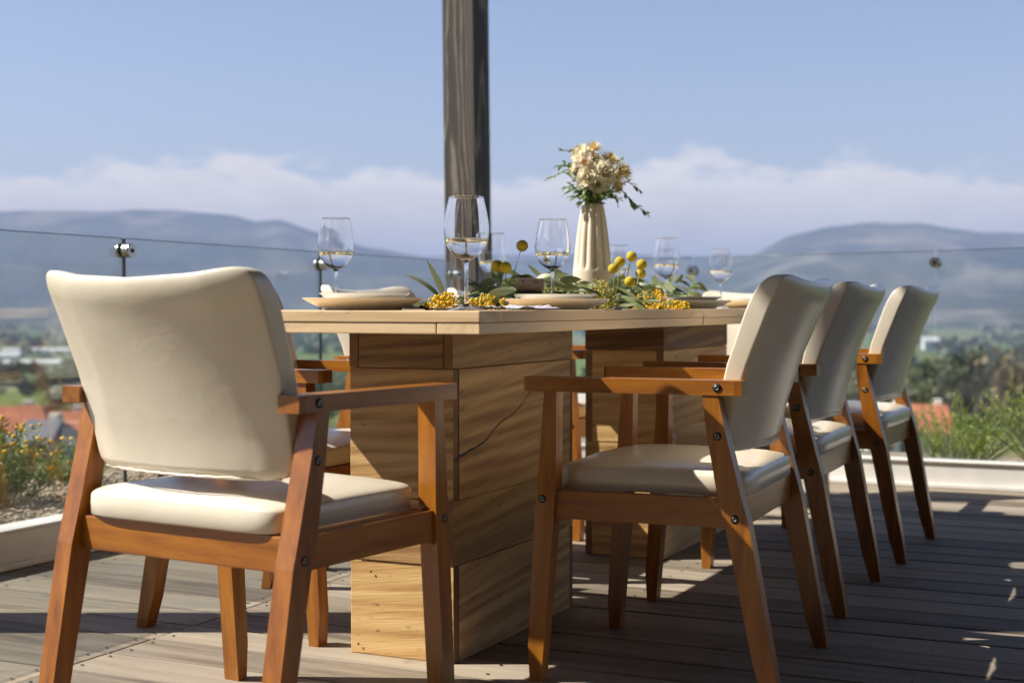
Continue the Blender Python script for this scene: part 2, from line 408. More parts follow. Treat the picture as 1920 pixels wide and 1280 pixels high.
# ------------------------------------------------------------------ trees, houses, greenhouses in the valley
M['leaf_dark'] = leaf_mat('dark_tree_leaves', (.022, .034, .012), (.065, .085, .026), .6, .2)
M['leaf_mid'] = leaf_mat('olive_tree_leaves', (.05, .065, .018), (.13, .135, .04), .6, .25)
M['leaf_rust'] = leaf_mat('tawny_tree_leaves', (.085, .062, .022), (.17, .12, .045), .6, .25)
M['bark'] = plain('tree_bark', (.10, .075, .055), .9, var=.3)
def crown_mesh(name, mat, seed, n=900, leaf=.55):
    rnd = random.Random(seed); v, f = [], []
    lobes = [(Vector((rnd.uniform(-.55, .55), rnd.uniform(-.55, .55), rnd.uniform(.35, 1.0))), rnd.uniform(.28, .5)) for _ in range(9)]
    for _ in range(n):
        c, r = rnd.choice(lobes)
        d = Vector((rnd.gauss(0, 1), rnd.gauss(0, 1), rnd.gauss(0, 1))).normalized()
        p = c + d * r * (rnd.random() ** .35)
        s = leaf * .12 * rnd.uniform(.6, 1.4)
        a = Vector((rnd.gauss(0, 1), rnd.gauss(0, 1), rnd.gauss(0, 1))).normalized(); b = a.cross(d).normalized()
        i = len(v); v += [p - a * s, p + b * s * .7, p + a * s, p - b * s * .7]; f.append((i, i + 1, i + 2, i + 3))
    return mesh(name, v, f, mat)
def trunk_mesh(name, seed):
    rnd = random.Random(seed); v, f = [], []
    tube_vf([(0, 0, -.05), (.02, .01, .2), (.0, .03, .5), (.03, 0, .75)], [.055, .042, .03, .012], 7, v, f)
    for k in range(4):
        a = k * 1.6 + rnd.random(); z = .3 + .1 * k
        tube_vf([(0, .02, z), (.2 * math.cos(a), .2 * math.sin(a), z + .16), (.38 * math.cos(a), .38 * math.sin(a), z + .34)], [.024, .016, .006], 5, v, f)
    return mesh(name, v, f, M['bark'], True)
CROWNS = [crown_mesh('crown', M['leaf_dark'], 1), crown_mesh('crown', M['leaf_mid'], 2), crown_mesh('crown', M['leaf_dark'], 3), crown_mesh('crown', M['leaf_rust'], 4, 700)]
TRUNKS = [trunk_mesh('trunk', 1), trunk_mesh('trunk', 2)]
def tree(px, d, h, k, label, group, wide=1.0):
    p = fwd_pt(px, d); p.z = ground_z(p.x, p.y)
    o = empty('tree', p, random.uniform(0, 6.28)); o.scale = (h * wide * .62, h * wide * .62, h * .72)
    link('trunk', TRUNKS[k % 2], o); link('crown', CROWNS[k], o)
    tag(o, label, 'tree', group); return o
rt = random.Random(5)
TL = ['dark green tree in the grove beyond the right glass fence', 'olive green tree in the grove beyond the right glass fence', None, 'tawny brown tree in the grove beyond the right glass fence']
for px in range(1640, 2120, 19):                                  # grove right
    k = rt.choice((0, 1, 0, 2, 1, 3)); lab = TL[0 if k == 2 else k]
    d = rt.uniform(120, 235); tree(px + rt.uniform(-9, 9), d, rt.uniform(5.5, 9.5), k, lab, 'trees of the grove on the right: ' + ('tawny' if k == 3 else 'olive' if k == 1 else 'dark'), 1.1)
TLL = ['dark green tree in the valley behind the left glass fence', 'olive green tree in the valley behind the left glass fence', None, 'tawny tree in the valley behind the left glass fence']
for px, d, h, k in ((120, 260, 9, 0), (145, 270, 7, 2), (90, 120, 4, 1), (60, 118, 4, 0), (150, 125, 4.2, 1), (180, 130, 4, 2), (30, 122, 3.6, 1), (-60, 160, 6, 0), (200, 240, 6, 3), (255, 250, 6, 1),
                    (575, 330, 8, 2), (605, 340, 9, 0), (640, 350, 8, 1), (680, 360, 9, 0), (540, 300, 6, 1), (1085, 210, 6, 1), (1100, 120, 4, 0), (610, 150, 4, 2)):
    tree(px, d, h, k, TLL[0 if k == 2 else k], 'trees in the valley on the left: ' + ('tawny' if k == 3 else 'olive' if k == 1 else 'dark'))
def far_woods():
    rnd = random.Random(9); v, f = [], []
    for _ in range(2600):
        px = rnd.uniform(-700, 2600); d = math.exp(rnd.uniform(math.log(420), math.log(3600)))
        if noise.noise(Vector((px / 130, math.log(d) * 7, 1))) < .02: continue
        p = fwd_pt(px, d); z = ground_z(p.x, p.y); s = rnd.uniform(2.5, 5.5) * (1 + d / 3000)
        for j in range(9):
            q = Vector((p.x + rnd.gauss(0, s * .7), p.y + rnd.gauss(0, s * .7), z + rnd.uniform(.1, 1.3) * s))
            a = Vector((rnd.gauss(0, 1), rnd.gauss(0, 1), rnd.gauss(0, .6))).normalized(); b = a.cross(Vector((rnd.gauss(0, 1), rnd.gauss(0, 1), rnd.gauss(0, 1)))).normalized()
            i = len(v); r = s * rnd.uniform(.4, .8); v += [q - a * r, q + b * r, q + a * r, q - b * r]; f.append((i, i + 1, i + 2, i + 3))
    o = link('distant_trees', mesh('distant_trees', v, f, M['leaf_dark']))
    tag(o, 'dark belts of far-off trees across the valley floor', 'trees', kind='stuff')
far_woods()

M['tile'] = plain('terracotta_roof', (.36, .115, .055), .8, var=.25, nscale=1.2)
M['slate'] = plain('grey_roof', (.12, .13, .16), .7, var=.15, nscale=1)
M['stucco'] = plain('white_stucco', (.68, .66, .62), .8, var=.06, nscale=.7)
M['dark_glass'] = plain('dark_window', (.03, .035, .045), .15)
M['shed'] = plain('greenhouse_film', (.62, .63, .62), .5, var=.05, nscale=.3)
def house(px, d, wd, dp, hgt, rise, roof, label, turn=0.0, dz=0.0):
    p = fwd_pt(px, d); p.z = ground_z(p.x, p.y) + dz
    o = empty('house', p, YAW + turn)
    bm = box_mesh('wall', (wd, dp, hgt + .6), M['stucco'], .02); link('wall', bm, o, (0, 0, hgt / 2 - .3))
    e = .45; hw, hd = wd / 2 + e, dp / 2 + e
    pts = [(-hw, -hd, hgt), (hw, -hd, hgt), (hw, hd, hgt), (-hw, hd, hgt), (-hw * .7, 0, hgt + rise), (hw * .7, 0, hgt + rise)]
    fc = [(0, 1, 5, 4), (1, 2, 5), (2, 3, 4, 5), (3, 0, 4), (3, 2, 1, 0)]
    rf = link('roof', mesh('roof', pts, fc, M[roof]), o, (0, 0, .03))
    link('chimney', box_mesh('chimney', (.6, .6, 1.1), M['stucco'], .03), rf, (wd * .22, dp * .1, hgt + rise * .8))
    for i in range(3):
        x = (i - 1) * wd * .3
        w_ = link('window', box_mesh('window', (1.1, .08, 1.2), M['white'], .02), o, (x, -dp / 2 - .03, hgt * .55))
        link('pane', box_mesh('pane', (.9, .06, 1.0), M['dark_glass']), w_, (0, -.025, 0))
    tag(o, label, 'house', 'houses below the deck'); return o
house(20, 88, 4.2, 5, 2.0, 1.3, 'tile', 'white house with red tiled roof behind the yellow flowering bush', .2)
house(84, 80, 2.0, 3.4, 1.2, 1.1, 'slate', 'small house with grey roof left of the near chair', -.2)
house(128, 90, 2.3, 4, 1.9, 1.0, 'tile', 'small white-walled house with red roof beside the near chair back', .1)
house(-90, 95, 5, 5, 2.4, 1.4, 'tile', 'red-roofed house at the far left edge of the valley view', -.1)
house(1665, 74, 4.2, 5, 1.7, 1.0, 'tile', 'long white house with red roof seen between the right-hand chair legs', .15)
house(1742, 92, 2.4, 4, 1.7, 1.3, 'tile', 'small red-roofed house beside the last chair on the right', -.3)
house(1560, 80, 2.6, 4, 1.6, 1.0, 'tile', 'white house glimpsed below the middle right-hand chair', -.1)
def shed(px, d, ln, h, label):
    p = fwd_pt(px, d); p.z = ground_z(p.x, p.y)
    o = empty('greenhouse', p, YAW)
    prof = [(-6, 0), (-6, h * .7), (-3, h * .95), (0, h), (3, h * .95), (6, h * .7), (6, 0)]
    link('roof', prism_mesh('roof', prof, -ln / 2, ln / 2, M['shed'], 0), o)
    for k in range(5): link('frame', box_mesh('frame', (.3, 12.4, .3), M['steel']), o, (-ln / 2 + ln * k / 4, 0, h * .72))
    tag(o, label, 'greenhouse', 'greenhouses in the valley')
shed(65, 900, 38, 6, 'nearer long pale greenhouse left of the near chair back')
shed(70, 1300, 62, 7, 'farther long pale greenhouse left of the near chair back')
shed(-40, 1000, 60, 9, 'tall pale greenhouse at the left edge')
shed(1745, 1500, 16, 14, 'small white building in the valley right of the last chair')

# ------------------------------------------------------------------ deck
XL, YF = -1.665, 3.485
deck = empty('deck', (0, 0, 0)); tag(deck, 'weathered grey timber deck of boards running across', kind='structure')
PITCH = .148
segs = [(XL + .004, -.737), (-.733, 2.1), (2.104, 5.2)]
dmesh = {}
for k, (a, b) in enumerate(segs):
    for q in range(3):
        wd = PITCH - (.006, .010, .008)[q]
        dmesh[k, q] = box_mesh('board', (b - a, wd, .03), M['deck'], .0035, 2)
y = YF - .008 - PITCH / 2; rd = random.Random(3)
while y > -5.2:
    q = rd.randrange(3)
    for k, (a, b) in enumerate(segs):
        link('board', dmesh[k, q], deck, ((a + b) / 2, y + rd.uniform(-.001, .001), -.0155 + rd.uniform(-.0012, .0012)), (rd.uniform(-.002, .002), 0, rd.uniform(-.0006, .0006)))
    y -= PITCH
jm = box_mesh('joist', (.05, 8.7, .14), M['endgrain'])
for x in (-1.5, -.735, .1, .9, 1.7, 2.1, 3.0, 4.0): link('joist', jm, deck, (x, -.87, -.105))
link('fascia', box_mesh('fascia', (.02, 8.7, .5), M['endgrain']), deck, (XL - .1, -.87, -.28))
link('fascia', box_mesh('fascia', (6.9, .02, .5), M['endgrain']), deck, (1.8, YF + .1, -.28))
v, f = [], []; y = YF - .008 - PITCH / 2
while y > -3:
    for x in (-1.5, -.765, -.705, .1, .9, 1.7):
        for q in (-.04, .04):
            b0 = len(v); xx, yy = x + rd.uniform(-.006, .006), y + q + rd.uniform(-.005, .005)
            v += [(xx + .0042 * math.cos(k * math.pi / 4), yy + .0042 * math.sin(k * math.pi / 4), .0016) for k in range(8)]; f.append(tuple(range(b0, b0 + 8)))
    y -= PITCH
so_ = link('screw_heads', mesh('screw_heads', v, f, M['dark_steel']), deck); so_['kind'] = 'stuff'
# ------------------------------------------------------------------ kerbs
def kerb(name, label, length, loc, rz):
    o = empty(name, loc, rz)
    link('upright', box_mesh('upright', (length, .085, .125), M['white'], .004, 2), o, (0, .0425, .0445))
    link('capping', box_mesh('capping', (length, .1, .008), M['white'], .002), o, (0, .0405, .1115))
    link('floor_flange', box_mesh('floor_flange', (length - .02, .016, .018), M['white'], .003, 2), o, (0, -.0095, .0105))
    tag(o, label, 'kerb')
kerb('kerb', 'low white kerb along the left edge of the deck beside the gravel', 8.6, (XL, -.9, 0), R(90))
kerb('kerb', 'low white kerb along the far edge of the deck behind the right-hand chairs', 6.5, (XL + .09 + 3.25 - .06, YF, 0), 0)
# ------------------------------------------------------------------ beds outside the kerb
def bed(name, label, x0, x1, y0, y1, z):
    nx, ny = 40, 40; v, f = [], []
    for j in range(ny + 1):
        for i in range(nx + 1):
            x = x0 + (x1 - x0) * i / nx; yy = y0 + (y1 - y0) * j / ny
            edge = min(i, nx - i, j, ny - j) == 0
            v.append((x, yy, -.6 if edge else z + .012 * noise.noise(Vector((x * 7, yy * 7, 2)))))
    for j in range(ny):
        for i in range(nx):
            a = j * (nx + 1) + i; f.append((a, a + 1, a + nx + 2, a + nx + 1))
    tag(link(name, mesh(name, v, f, M['gravel_soil'], True)), label, kind='structure')
bed('gravel_bed', 'dry gravel bed outside the left kerb', -2.62, XL - .075, -2.5, 3.3, .092)
bed('planting_bed', 'soil bed with shrubs outside the far kerb', XL - .6, 4.9, YF + .075, YF + .95, .05)
def gravel():
    rnd = random.Random(21); v, f = [], []
    for _ in range(5200):
        x = rnd.uniform(-2.55, XL - .105); yy = rnd.uniform(-.6, 3.1); s = .004 + .011 * rnd.random() ** 2.2
        ico(v, f, (x, yy, .096 + .25 * s), s, 1, (1, rnd.uniform(.6, 1), rnd.uniform(.5, .8)))
    o = link('gravel', mesh('gravel', v, f, M['stone'])); tag(o, 'small tan stones covering the bed outside the left kerb', 'gravel', kind='stuff')
gravel()

# ------------------------------------------------------------------ post
def post(loc, label, lean):
    o = empty('timber_post', loc); o.rotation_euler = (0, lean, 0)
    tag(o, label, 'post', 'timber posts along the left fence')
    link('shaft', box_mesh('shaft', (.172, .172, 3.95), M['post'], .006, 2), o, (0, 0, 1.42))
    link('base_plate', box_mesh('base_plate', (.21, .21, .012), M['dark_steel'], .002), o, (0, 0, .1))
post((-1.793, 3.655, 0), 'tall dark timber post rising behind the table at the corner of the glass fence', R(-.7))
post((-1.80, -.385, 0), 'tall dark timber post at the left fence, out of the picture', 0)

# ------------------------------------------------------------------ unseen pergola roof, added on the posts to block sky light from above
pg = empty('added_pergola_roof', (-1.76, 1.6, 0)); tag(pg, 'added dark timber pergola roof on the posts, unseen, blocking sky light from above', 'pergola')
PO = Vector(pg.location)
for x in (-1.76, 1.4, 4.6): link('beam', box_mesh('beam', (.16, 9.6, .2), M['post'], .004), pg, Vector((x, -.9, 3.5)) - PO)
rm = box_mesh('roof_board', (6.9, .29, .03), M['post'], .003)
for k in range(32): link('roof_board', rm, pg, Vector((1.5, -5.45 + k * .297, 3.62)) - PO)

# ------------------------------------------------------------------ unseen walls behind and right of the camera, added to cut sky fill
M['shade_wall'] = wood('dark_shade_wall_boards', [(.2, (.14, .10, .07)), (.8, (.27, .20, .14))], (1, 12, 12), .7, .3, .3)
hs = empty('added_shade_walls', (1.6, -5.3, 0)); tag(hs, 'added dark timber walls behind and right of the camera, unseen, deepening the shade', 'light blocker')
fm = box_mesh('wall_board', (6.9, .03, .295), M['shade_wall'], .003); fm2 = box_mesh('wall_board', (6.0, .03, .295), M['shade_wall'], .003)
for k in range(12):
    link('wall_board', fm, hs, (-.05, 0, .16 + k * .298))
    link('wall_board', fm2, hs, (3.75, 3.1, .16 + k * .298), (0, 0, R(90)))

# ------------------------------------------------------------------ glass fence
def fence(name, label, p0, p1, z0, z1, knob):
    p0 = Vector(p0); p1 = Vector(p1); d = p1 - p0; ln = d.length - .016; ang = math.atan2(d.y, d.x)
    o = empty(name, (*((p0 + p1) / 2), .0), ang)
    v = [(s * ln / 2, t, z) for s, zz in ((-1, z0), (1, z1)) for t in (-.005, .005) for z in (.118, zz)]
    f = [(0, 1, 3, 2), (4, 6, 7, 5), (0, 4, 5, 1), (2, 3, 7, 6), (1, 5, 7, 3), (0, 2, 6, 4)]
    link('pane', mesh('pane', v, f, M['pane']), o)
    rim = [[(-ln / 2, 0, z0 + .0008), (ln / 2, 0, z1 + .0008)]]
    vv, ff = [], []
    for r_ in rim: tube_vf(r_, .0015, 6, vv, ff)
    link('top_edge', mesh('top_edge', vv, ff, M['edge'], True), o)
    tag(o, label, 'glass barrier', 'panels of the glass fence')
    return o
M['edge'] = plain('green_glass_edge', (.10, .12, .13), .25)
def standoff(loc, rz, label, strip=True, zlow=.12, ztop=.97):
    o = empty('glass_clamp', loc, rz); tag(o, label, 'clamp', 'steel clamps holding the glass')
    def cyl(r, l, m, y, nm, par):
        me = lathe(nm, [(r * .9, -l / 2), (r, -l / 2 + .003), (r, l / 2 - .003), (r * .9, l / 2)], m, 28, True, True, smooth=False)
        return link(nm, me, par, (0, y, 0), (R(90), 0, 0))
    cyl(.0225, .030, M['steel'], -.0205, 'barrel', o); cyl(.024, .012, M['steel'], .0115, 'back_disc', o)
    cyl(.007, .004, M['dark_steel'], -.0365, 'screw', o)
    if strip: link('joint_strip', box_mesh('joint_strip', (.009, .009, ztop - zlow), M['black']), o, (0, 0, (ztop + zlow) / 2 - loc[2]))
GX, GY = -1.705, YF + .04
yj = [-1.36, -.18, .985, 2.152, 3.30]; zj = [.985, .98, .976, .972, .967]
LBL = ['first glass panel of the left fence, nearest the camera', 'glass panel of the left fence behind the near chair', 'glass panel of the left fence between its two clamps', 'glass panel of the left fence ending at the timber post']
for i in range(4): fence('glass_barrier', LBL[i], (GX, yj[i]), (GX, yj[i + 1]), zj[i], zj[i + 1], True)
xj = [-1.69, -.607, .452, 1.51, 2.57]; zf = [.966, .975, .988, 1.012, 1.03]
LBR = ['glass panel of the far fence right of the timber post', 'glass panel of the far fence behind the right-hand chairs', 'glass panel of the far fence above the green shrub', 'last glass panel of the far fence']
for i in range(4): fence('glass_barrier', LBR[i], (xj[i], GY), (xj[i + 1], GY), zf[i], zf[i + 1], True)
for i, (zz, lab) in enumerate(((.937, 'steel clamp on the glass joint above the near chair back'), (.922, 'steel clamp on the glass joint beside the left wine glass'), (.905, 'steel clamp on the glass in front of the timber post'))):
    standoff((GX, yj[i + 2], zz), R(90), lab, i < 2, ztop=zj[i + 2])
for i, (zz, lab) in enumerate(((.917, 'steel clamp on the far glass fence between two wine glasses'), (.940, 'steel clamp on the far glass fence above the last right-hand chair'), (.95, 'steel clamp on the far glass fence beyond the right edge'))):
    standoff((xj[i + 1], GY, zz), 0, lab, False)

# ------------------------------------------------------------------ tables
TOP = .7505
def plank(name, size, loc, mat, parent, rz=0.0, rx=0.0, bev=.002):
    return link(name, box_mesh(name, size, mat, bev, 2), parent, loc, (rx, 0, rz))
def end_grain(o):
    o.data.materials.append(M['endgrain'])
    for p in o.data.polygons:
        if abs(p.normal.x) > .9: p.material_index = 1
def table(name, label, y0, y1, px0, px1, py0, py1, seed):
    rnd = random.Random(seed)
    cx, cyy = -.127, (y0 + y1) / 2
    o = empty(name, (cx, cyy, 0)); tag(o, label, 'table', 'plank dining tables')
    x0, x1 = -.481, .227; n = 4; wd = (x1 - x0) / n
    for i in range(n):
        plank('top_board', (y1 - y0 - .2002, wd - .0012, .0215), (x0 + wd * (i + .5) - cx, rnd.uniform(-.0006, .0006), TOP - .01075), M['table'], o, R(90))
    for s in (y0 + .05, y1 - .05): plank('breadboard_end', (x1 - x0, .0994, .0217), (0, s - cyy, TOP - .0108), M['table'], o)
    tz = TOP - .0220 - .0107
    for s in (x0 + .045, x1 - .045):
        plank('edge_board', (y1 - y0 - .004, .0886, .0212), (s - cx, 0, tz), M['table'], o, R(90))
    for s in (y0 + .0465, y1 - .0465):
        plank('end_board', (x1 - x0 - .1826, .0886, .0212), (0, s - cyy, tz), M['table'], o)
    # pedestal of stacked plank courses, corners lapped a different way in each course
    T = .023
    zs = [0, .207, .346, .626, TOP - .044]
    for c in range(4):
        za, zb = zs[c] + .0006, zs[c + 1] - .0006; h = zb - za; zc = (za + zb) / 2
        pat = (c + seed) % 2; pm = M[('ped_pale', 'ped_mid', 'ped_gold', 'ped_brown')[c]]
        j = [rnd.uniform(-.0015, .0025) for _ in range(4)]
        L_, W_ = py1 - py0, px1 - px0; mx, my = (px0 + px1) / 2 - cx, (py0 + py1) / 2 - cyy
        for s, jj in ((-1, j[0]), (1, j[1])):        # faces looking along y
            ln = W_ if pat == 0 else W_ - 2 * T - .001
            ob = plank('side_board', (ln, T, h), (mx, my + s * (L_ / 2 - T / 2 + jj), zc), pm, o); end_grain(ob)
        for s, jj in ((-1, j[2]), (1, j[3])):        # faces looking along x
            ln = L_ if pat == 1 else L_ - 2 * T - .001
            ob = plank('side_board', (ln, T, h), (mx + s * (W_ / 2 - T / 2 + jj), my, zc), pm, o, R(90)); end_grain(ob)
    return o
tA = table('dining_table', 'nearer pale wooden table on a block pedestal of honey planks', -.334, 1.021, -.254, 0, 0, .657, 4)
tB = table('dining_table', 'farther pale wooden table butted against the nearer one', 1.0255, 2.47, -.264, -.010, 1.389, 2.046, 7)
# crack and screws in the near pedestal
def crack():
    pts = []
    for k in range(22):
        u = k / 21; yy = .004 + u * .47; z = .432 + .155 * u ** 1.25 + .005 * math.sin(u * 17) + .004 * noise.noise(Vector((u * 14, 0, 0)))
        pts.append((yy, z, (.0075 * (1 - u) ** 1.2 + .0007) * (.7 + .6 * abs(noise.noise(Vector((u * 11, 3, 0)))))))
    v, f = [], []
    for yy, z, wv in pts: v += [(.0031, yy, z - wv / 2), (.0038, yy, z), (.0031, yy, z + wv / 2)]
    for k in range(len(pts) - 1):
        a = 3 * k; f += [(a, a + 3, a + 4, a + 1), (a + 1, a + 4, a + 5, a + 2)]
    o = link('crack', mesh('crack', v, f, M['dark_steel']), tA, (-tA.location.x, -tA.location.y, 0)); o['label'] = 'dark split in the side plank'
crack()
sv = []; sm = lathe('screw', [(.0026, 0), (.0026, .0008), (.0014, .0012)], M['dark_steel'], 10, True, True)
for x, z in ((-.232, .022), (-.2, .183), (-.03, .02), (-.028, .18)):
    link('screw', sm, tA, (x - tA.location.x, -.003 - tA.location.y, z), (R(90), 0, 0))

# ------------------------------------------------------------------ chairs
def superell(a, b, c, e1, e2, nu=44, nv=22):
    v, f = [], []
    sp = lambda t, e: math.copysign(abs(t) ** e, t)
    for j in range(nv + 1):
        ph = -math.pi / 2 + math.pi * j / nv
        for i in range(nu):
            om = -math.pi + 2 * math.pi * i / nu
            v.append([a * sp(math.cos(ph), e1) * sp(math.cos(om), e2), b * sp(math.cos(ph), e1) * sp(math.sin(om), e2), c * sp(math.sin(ph), e1)])
    for j in range(nv):
        for i in range(nu):
            k = (i + 1) % nu; f.append((j * nu + i, j * nu + k, (j + 1) * nu + k, (j + 1) * nu + i))
    return v, f
LX = .255; LT = .038
def leg_poly(cs):
    fr = [(y + w_ / 2, z) for z, y, w_ in cs]; bk = [(y - w_ / 2, z) for z, y, w_ in cs]
    return fr + bk[::-1]
FRONT = leg_poly([(0, .237, .024), (.072, .236, .034), (.33, .218, .041), (.395, .213, .039), (.589, .205, .027)])
REAR = leg_poly([(0, -.245, .028), (.07, -.229, .039), (.34, -.176, .047), (.40, -.160, .046), (.52, -.134, .037), (.588, -.123, .031)])
CH = {}
CH['front_leg'] = prism_mesh('leg', FRONT, -LT / 2, LT / 2, M['chair_z'], .003)
CH['rear_leg'] = prism_mesh('leg', REAR, -LT / 2, LT / 2, M['chair_z'], .003)
CH['side_rail'] = prism_mesh('side_rail', [(-.165, .333), (.17, .333), (.196, .326), (.200, .318), (.212, .318), (.212, .389), (-.165, .389)], -.013, .013, M['chair_y'], .002)
CH['cross_rail'] = box_mesh('cross_rail', (2 * LX - LT + .01, .022, .060), M['chair_x'], .003, 2)
CH['arm'] = None
def arm_mesh():
    top = [(.262, .020), (.255, .026), (.10, .025), (-.10, .023), (-.17, .024), (-.185, .022)]
    pl = [(w_, y) for y, w_ in top] + [(-w_, y) for y, w_ in top[::-1]]
    bm = bmesh.new(); a = [bm.verts.new((x, y, .5885)) for x, y in pl]; b = [bm.verts.new((x, y, .617)) for x, y in pl]; n = len(pl)
    bm.faces.new(a[::-1]); bm.faces.new(b)
    for i in range(n): bm.faces.new((a[i], a[(i + 1) % n], b[(i + 1) % n], b[i]))
    ed = [e for e in bm.edges if e.calc_face_angle(0) > .5]
    bmesh.ops.bevel(bm, geom=ed, offset=.004, segments=2, affect='EDGES', profile=.6)
    return bm_mesh('arm', bm, M['chair_y'])
CH['arm'] = arm_mesh()
def seat_mesh():
    a, b, c = .232, .202, .029
    v, f = superell(a, b, c, .42, .22, 72, 24)
    for p in v:
        u, q = p[0] / a, p[1] / b
        if p[2] > 0: p[2] += .014 * max(0, 1 - u * u) * max(0, 1 - q * q * .9)
        else: p[2] = -c * (abs(p[2]) / c) ** .4
        p[2] += .004 * noise.noise(Vector((p[0] * 9, p[1] * 9, 3))) * (p[2] > 0)
        p[2] += .4135; p[1] += .012
    return mesh('seat_cushion', v, f, M['leather'], True)
CH['seat'] = seat_mesh()
Z0B, Z1B = .472, .806
def back_y(v_):                                                    # centre line, v_ 0 bottom .. 1 top
    return -(.142 + .030 * v_ + .086 * v_ ** 2)
BA, BB_ = .236, .026
def back_pt(u, vv, tw):
    th = .62 + .38 * min(1, vv * 1.6)
    q = max(0, (vv - .86) / .14); th *= (1 - .88 * q * q) ** .5
    q = max(0, (.05 - vv) / .05); th *= 1 - .3 * q
    y = back_y(vv) + tw * BB_ * th * (1 + .10 * (1 - u * u)) - .040 * (1 - u * u) + .014
    x = u * BA * (.965 + .07 * vv)
    z = Z0B + (Z1B - Z0B) * vv + .026 * abs(u) ** 2.4 * vv ** 2
    y += .0030 * noise.noise(Vector((x * 8, z * 8, 1 + tw))) + .0035 * (1 - vv) ** 3 * noise.noise(Vector((x * 26, z * 7, 5 + tw)))
    return x, y, z
def back_mesh():
    c = (Z1B - Z0B) / 2
    v, f = superell(BA, BB_, c, .18, .15, 140, 72)
    v = [back_pt(p[0] / BA, (p[2] / c + 1) / 2, p[1] / BB_) for p in v]
    return mesh('backrest', v, f, M['leather'], True)
CH['back'] = back_mesh()
def hem_mesh():
    v, f = [], []; pts = []
    for k in range(33):
        u = -1 + k / 16; x = u * .205; y = back_y(.012) - .018 * 1.06 - .040 * (1 - u * u) + .016
        pts.append((x, y, Z0B + .004 + .0007 * math.sin(k * 2.1)))
    tube_vf(pts, .0020, 6, v, f); return mesh('hem', v, f, M['leather'], True)
CH['hem'] = hem_mesh()
CH['ring'] = lathe('bolt_hole', [(.0085, 0), (.0085, .0008), (.005, .0010)], M['dark_steel'], 18, True, True)
CH['bolt'] = lathe('bolt', [(.0054, .0005), (.0054, .0012), (.0042, .0020), (.0024, .0018), (.0022, .0008)], M['bolt'], 16, False, True)
def chair(x, y, ang, label):
    """ang: direction the chair faces, measured from +y."""
    o = empty('armchair', (x, y, 0), ang); tag(o, label, 'chair', 'cream leather armchairs around the tables')
    for s in (-1, 1):
        link('leg', CH['front_leg'], o, (s * LX, 0, 0)); link('leg', CH['rear_leg'], o, (s * LX, 0, 0))
        link('side_rail', CH['side_rail'], o, (s * (LX - .001), 0, 0))
        link('arm', CH['arm'], o, (s * (LX - .002), 0, 0))
        for (by, bz, off) in ((-.137, .603, .0225), (-.137, .51, LT / 2), (-.172, .352, LT / 2), (.222, .372, LT / 2)):
            b = link('bolt', CH['bolt'], o, (s * (LX + off - .0002), by, bz), (0, s * R(90), 0))
            link('bolt_hole', CH['ring'], b, (0, 0, 0))
    link('front_rail', CH['cross_rail'], o, (0, .208, .358)); link('rear_rail', CH['cross_rail'], o, (0, -.166, .358))
    link('seat_cushion', CH['seat'], o); bk = link('backrest', CH['back'], o); link('hem', CH['hem'], bk)
    return o
chair(-.126, -.556, R(-7), 'cream armchair nearest the camera, seen from behind at the near table end')
chair(-.593, .283, R(-90), 'cream armchair on the left side, mostly hidden behind the near chair')
chair(.437, .232, R(90 + 2.7), 'nearest cream armchair on the right side, seen from its side')
chair(.392, 1.073, R(90 + 1.5), 'middle cream armchair of the three on the right side')
chair(.405, 1.897, R(90 - .6), 'farthest cream armchair of the three on the right side')
chair(-.61, 1.076, R(-90), 'second cream armchair on the left side, glimpsed left of the near pedestal')
chair(-.61, 1.87, R(-91), 'third cream armchair on the left side, glimpsed between the two pedestals')
chair(-.14, 2.73, R(180), 'cream armchair at the far table end, behind the farther pedestal')

# ------------------------------------------------------------------ glasses
OUT = [(.036, 0), (.036, .0012), (.030, .0026), (.012, .006), (.0055, .011), (.0040, .020), (.0036, .05), (.0040, .084), (.0068, .094), (.0170, .1005), (.0285, .1090), (.0375, .1225), (.0420, .138), (.0435, .154), (.0425, .174), (.0397, .196), (.0362, .2167)]
INN = [(.0359, .2170), (.0356, .2167), (.0388, .196), (.0415, .174), (.0425, .154), (.0410, .138), (.0365, .1232), (.0274, .1103), (.0158, .1032), (.006, .1010), (.0004, .1006)]
def subdiv_prof(p, k=2):
    """Catmull-Rom refine."""
    q = []
    for i in range(len(p) - 1):
        p0, p1, p2, p3 = p[max(i - 1, 0)], p[i], p[i + 1], p[min(i + 2, len(p) - 1)]
        for s in range(k):
            t = s / k
            q.append(tuple(.5 * ((2 * b) + (-a + c) * t + (2 * a - 5 * b + 4 * c - d) * t * t + (-a + 3 * b - 3 * c + d) * t ** 3) for a, b, c, d in zip(p0, p1, p2, p3)))
    q.append(p[-1]); return q
def tulip(p): return [(r - max(0, (z - .155) / .062) ** 1.3 * .0035, z) for r, z in p]
GL = lathe('goblet', tulip(subdiv_prof(OUT[:3], 1) + subdiv_prof(OUT[3:-1] + [(.0367, .2148)], 3) + [(.03655, .2158), (.0364, .2165), (.0361, .2169), (.0358, .2169), (.0356, .2165), (.03565, .2158)] + subdiv_prof([(.0358, .2148)] + INN[2:], 3)), M['glass'], 56, True, False)
LEVEL = .137
WN = [(r + .0002, z - .0001) for r, z in subdiv_prof(INN, 3) if z < LEVEL][::-1]
WN = WN + [(.0409, LEVEL - .0004), (.0407, LEVEL), (.0404, LEVEL), (.030, LEVEL), (.001, LEVEL)]
WI = lathe('wine', WN, M['wine'], 56, True, True)
def goblet(x, y, label):
    o = empty('wine_glass', (x, y, TOP + .0006), random.uniform(0, 6)); tag(o, label, 'wine glass', 'stemmed wine glasses on the tables')
    link('goblet', GL, o); link('wine', WI, o)
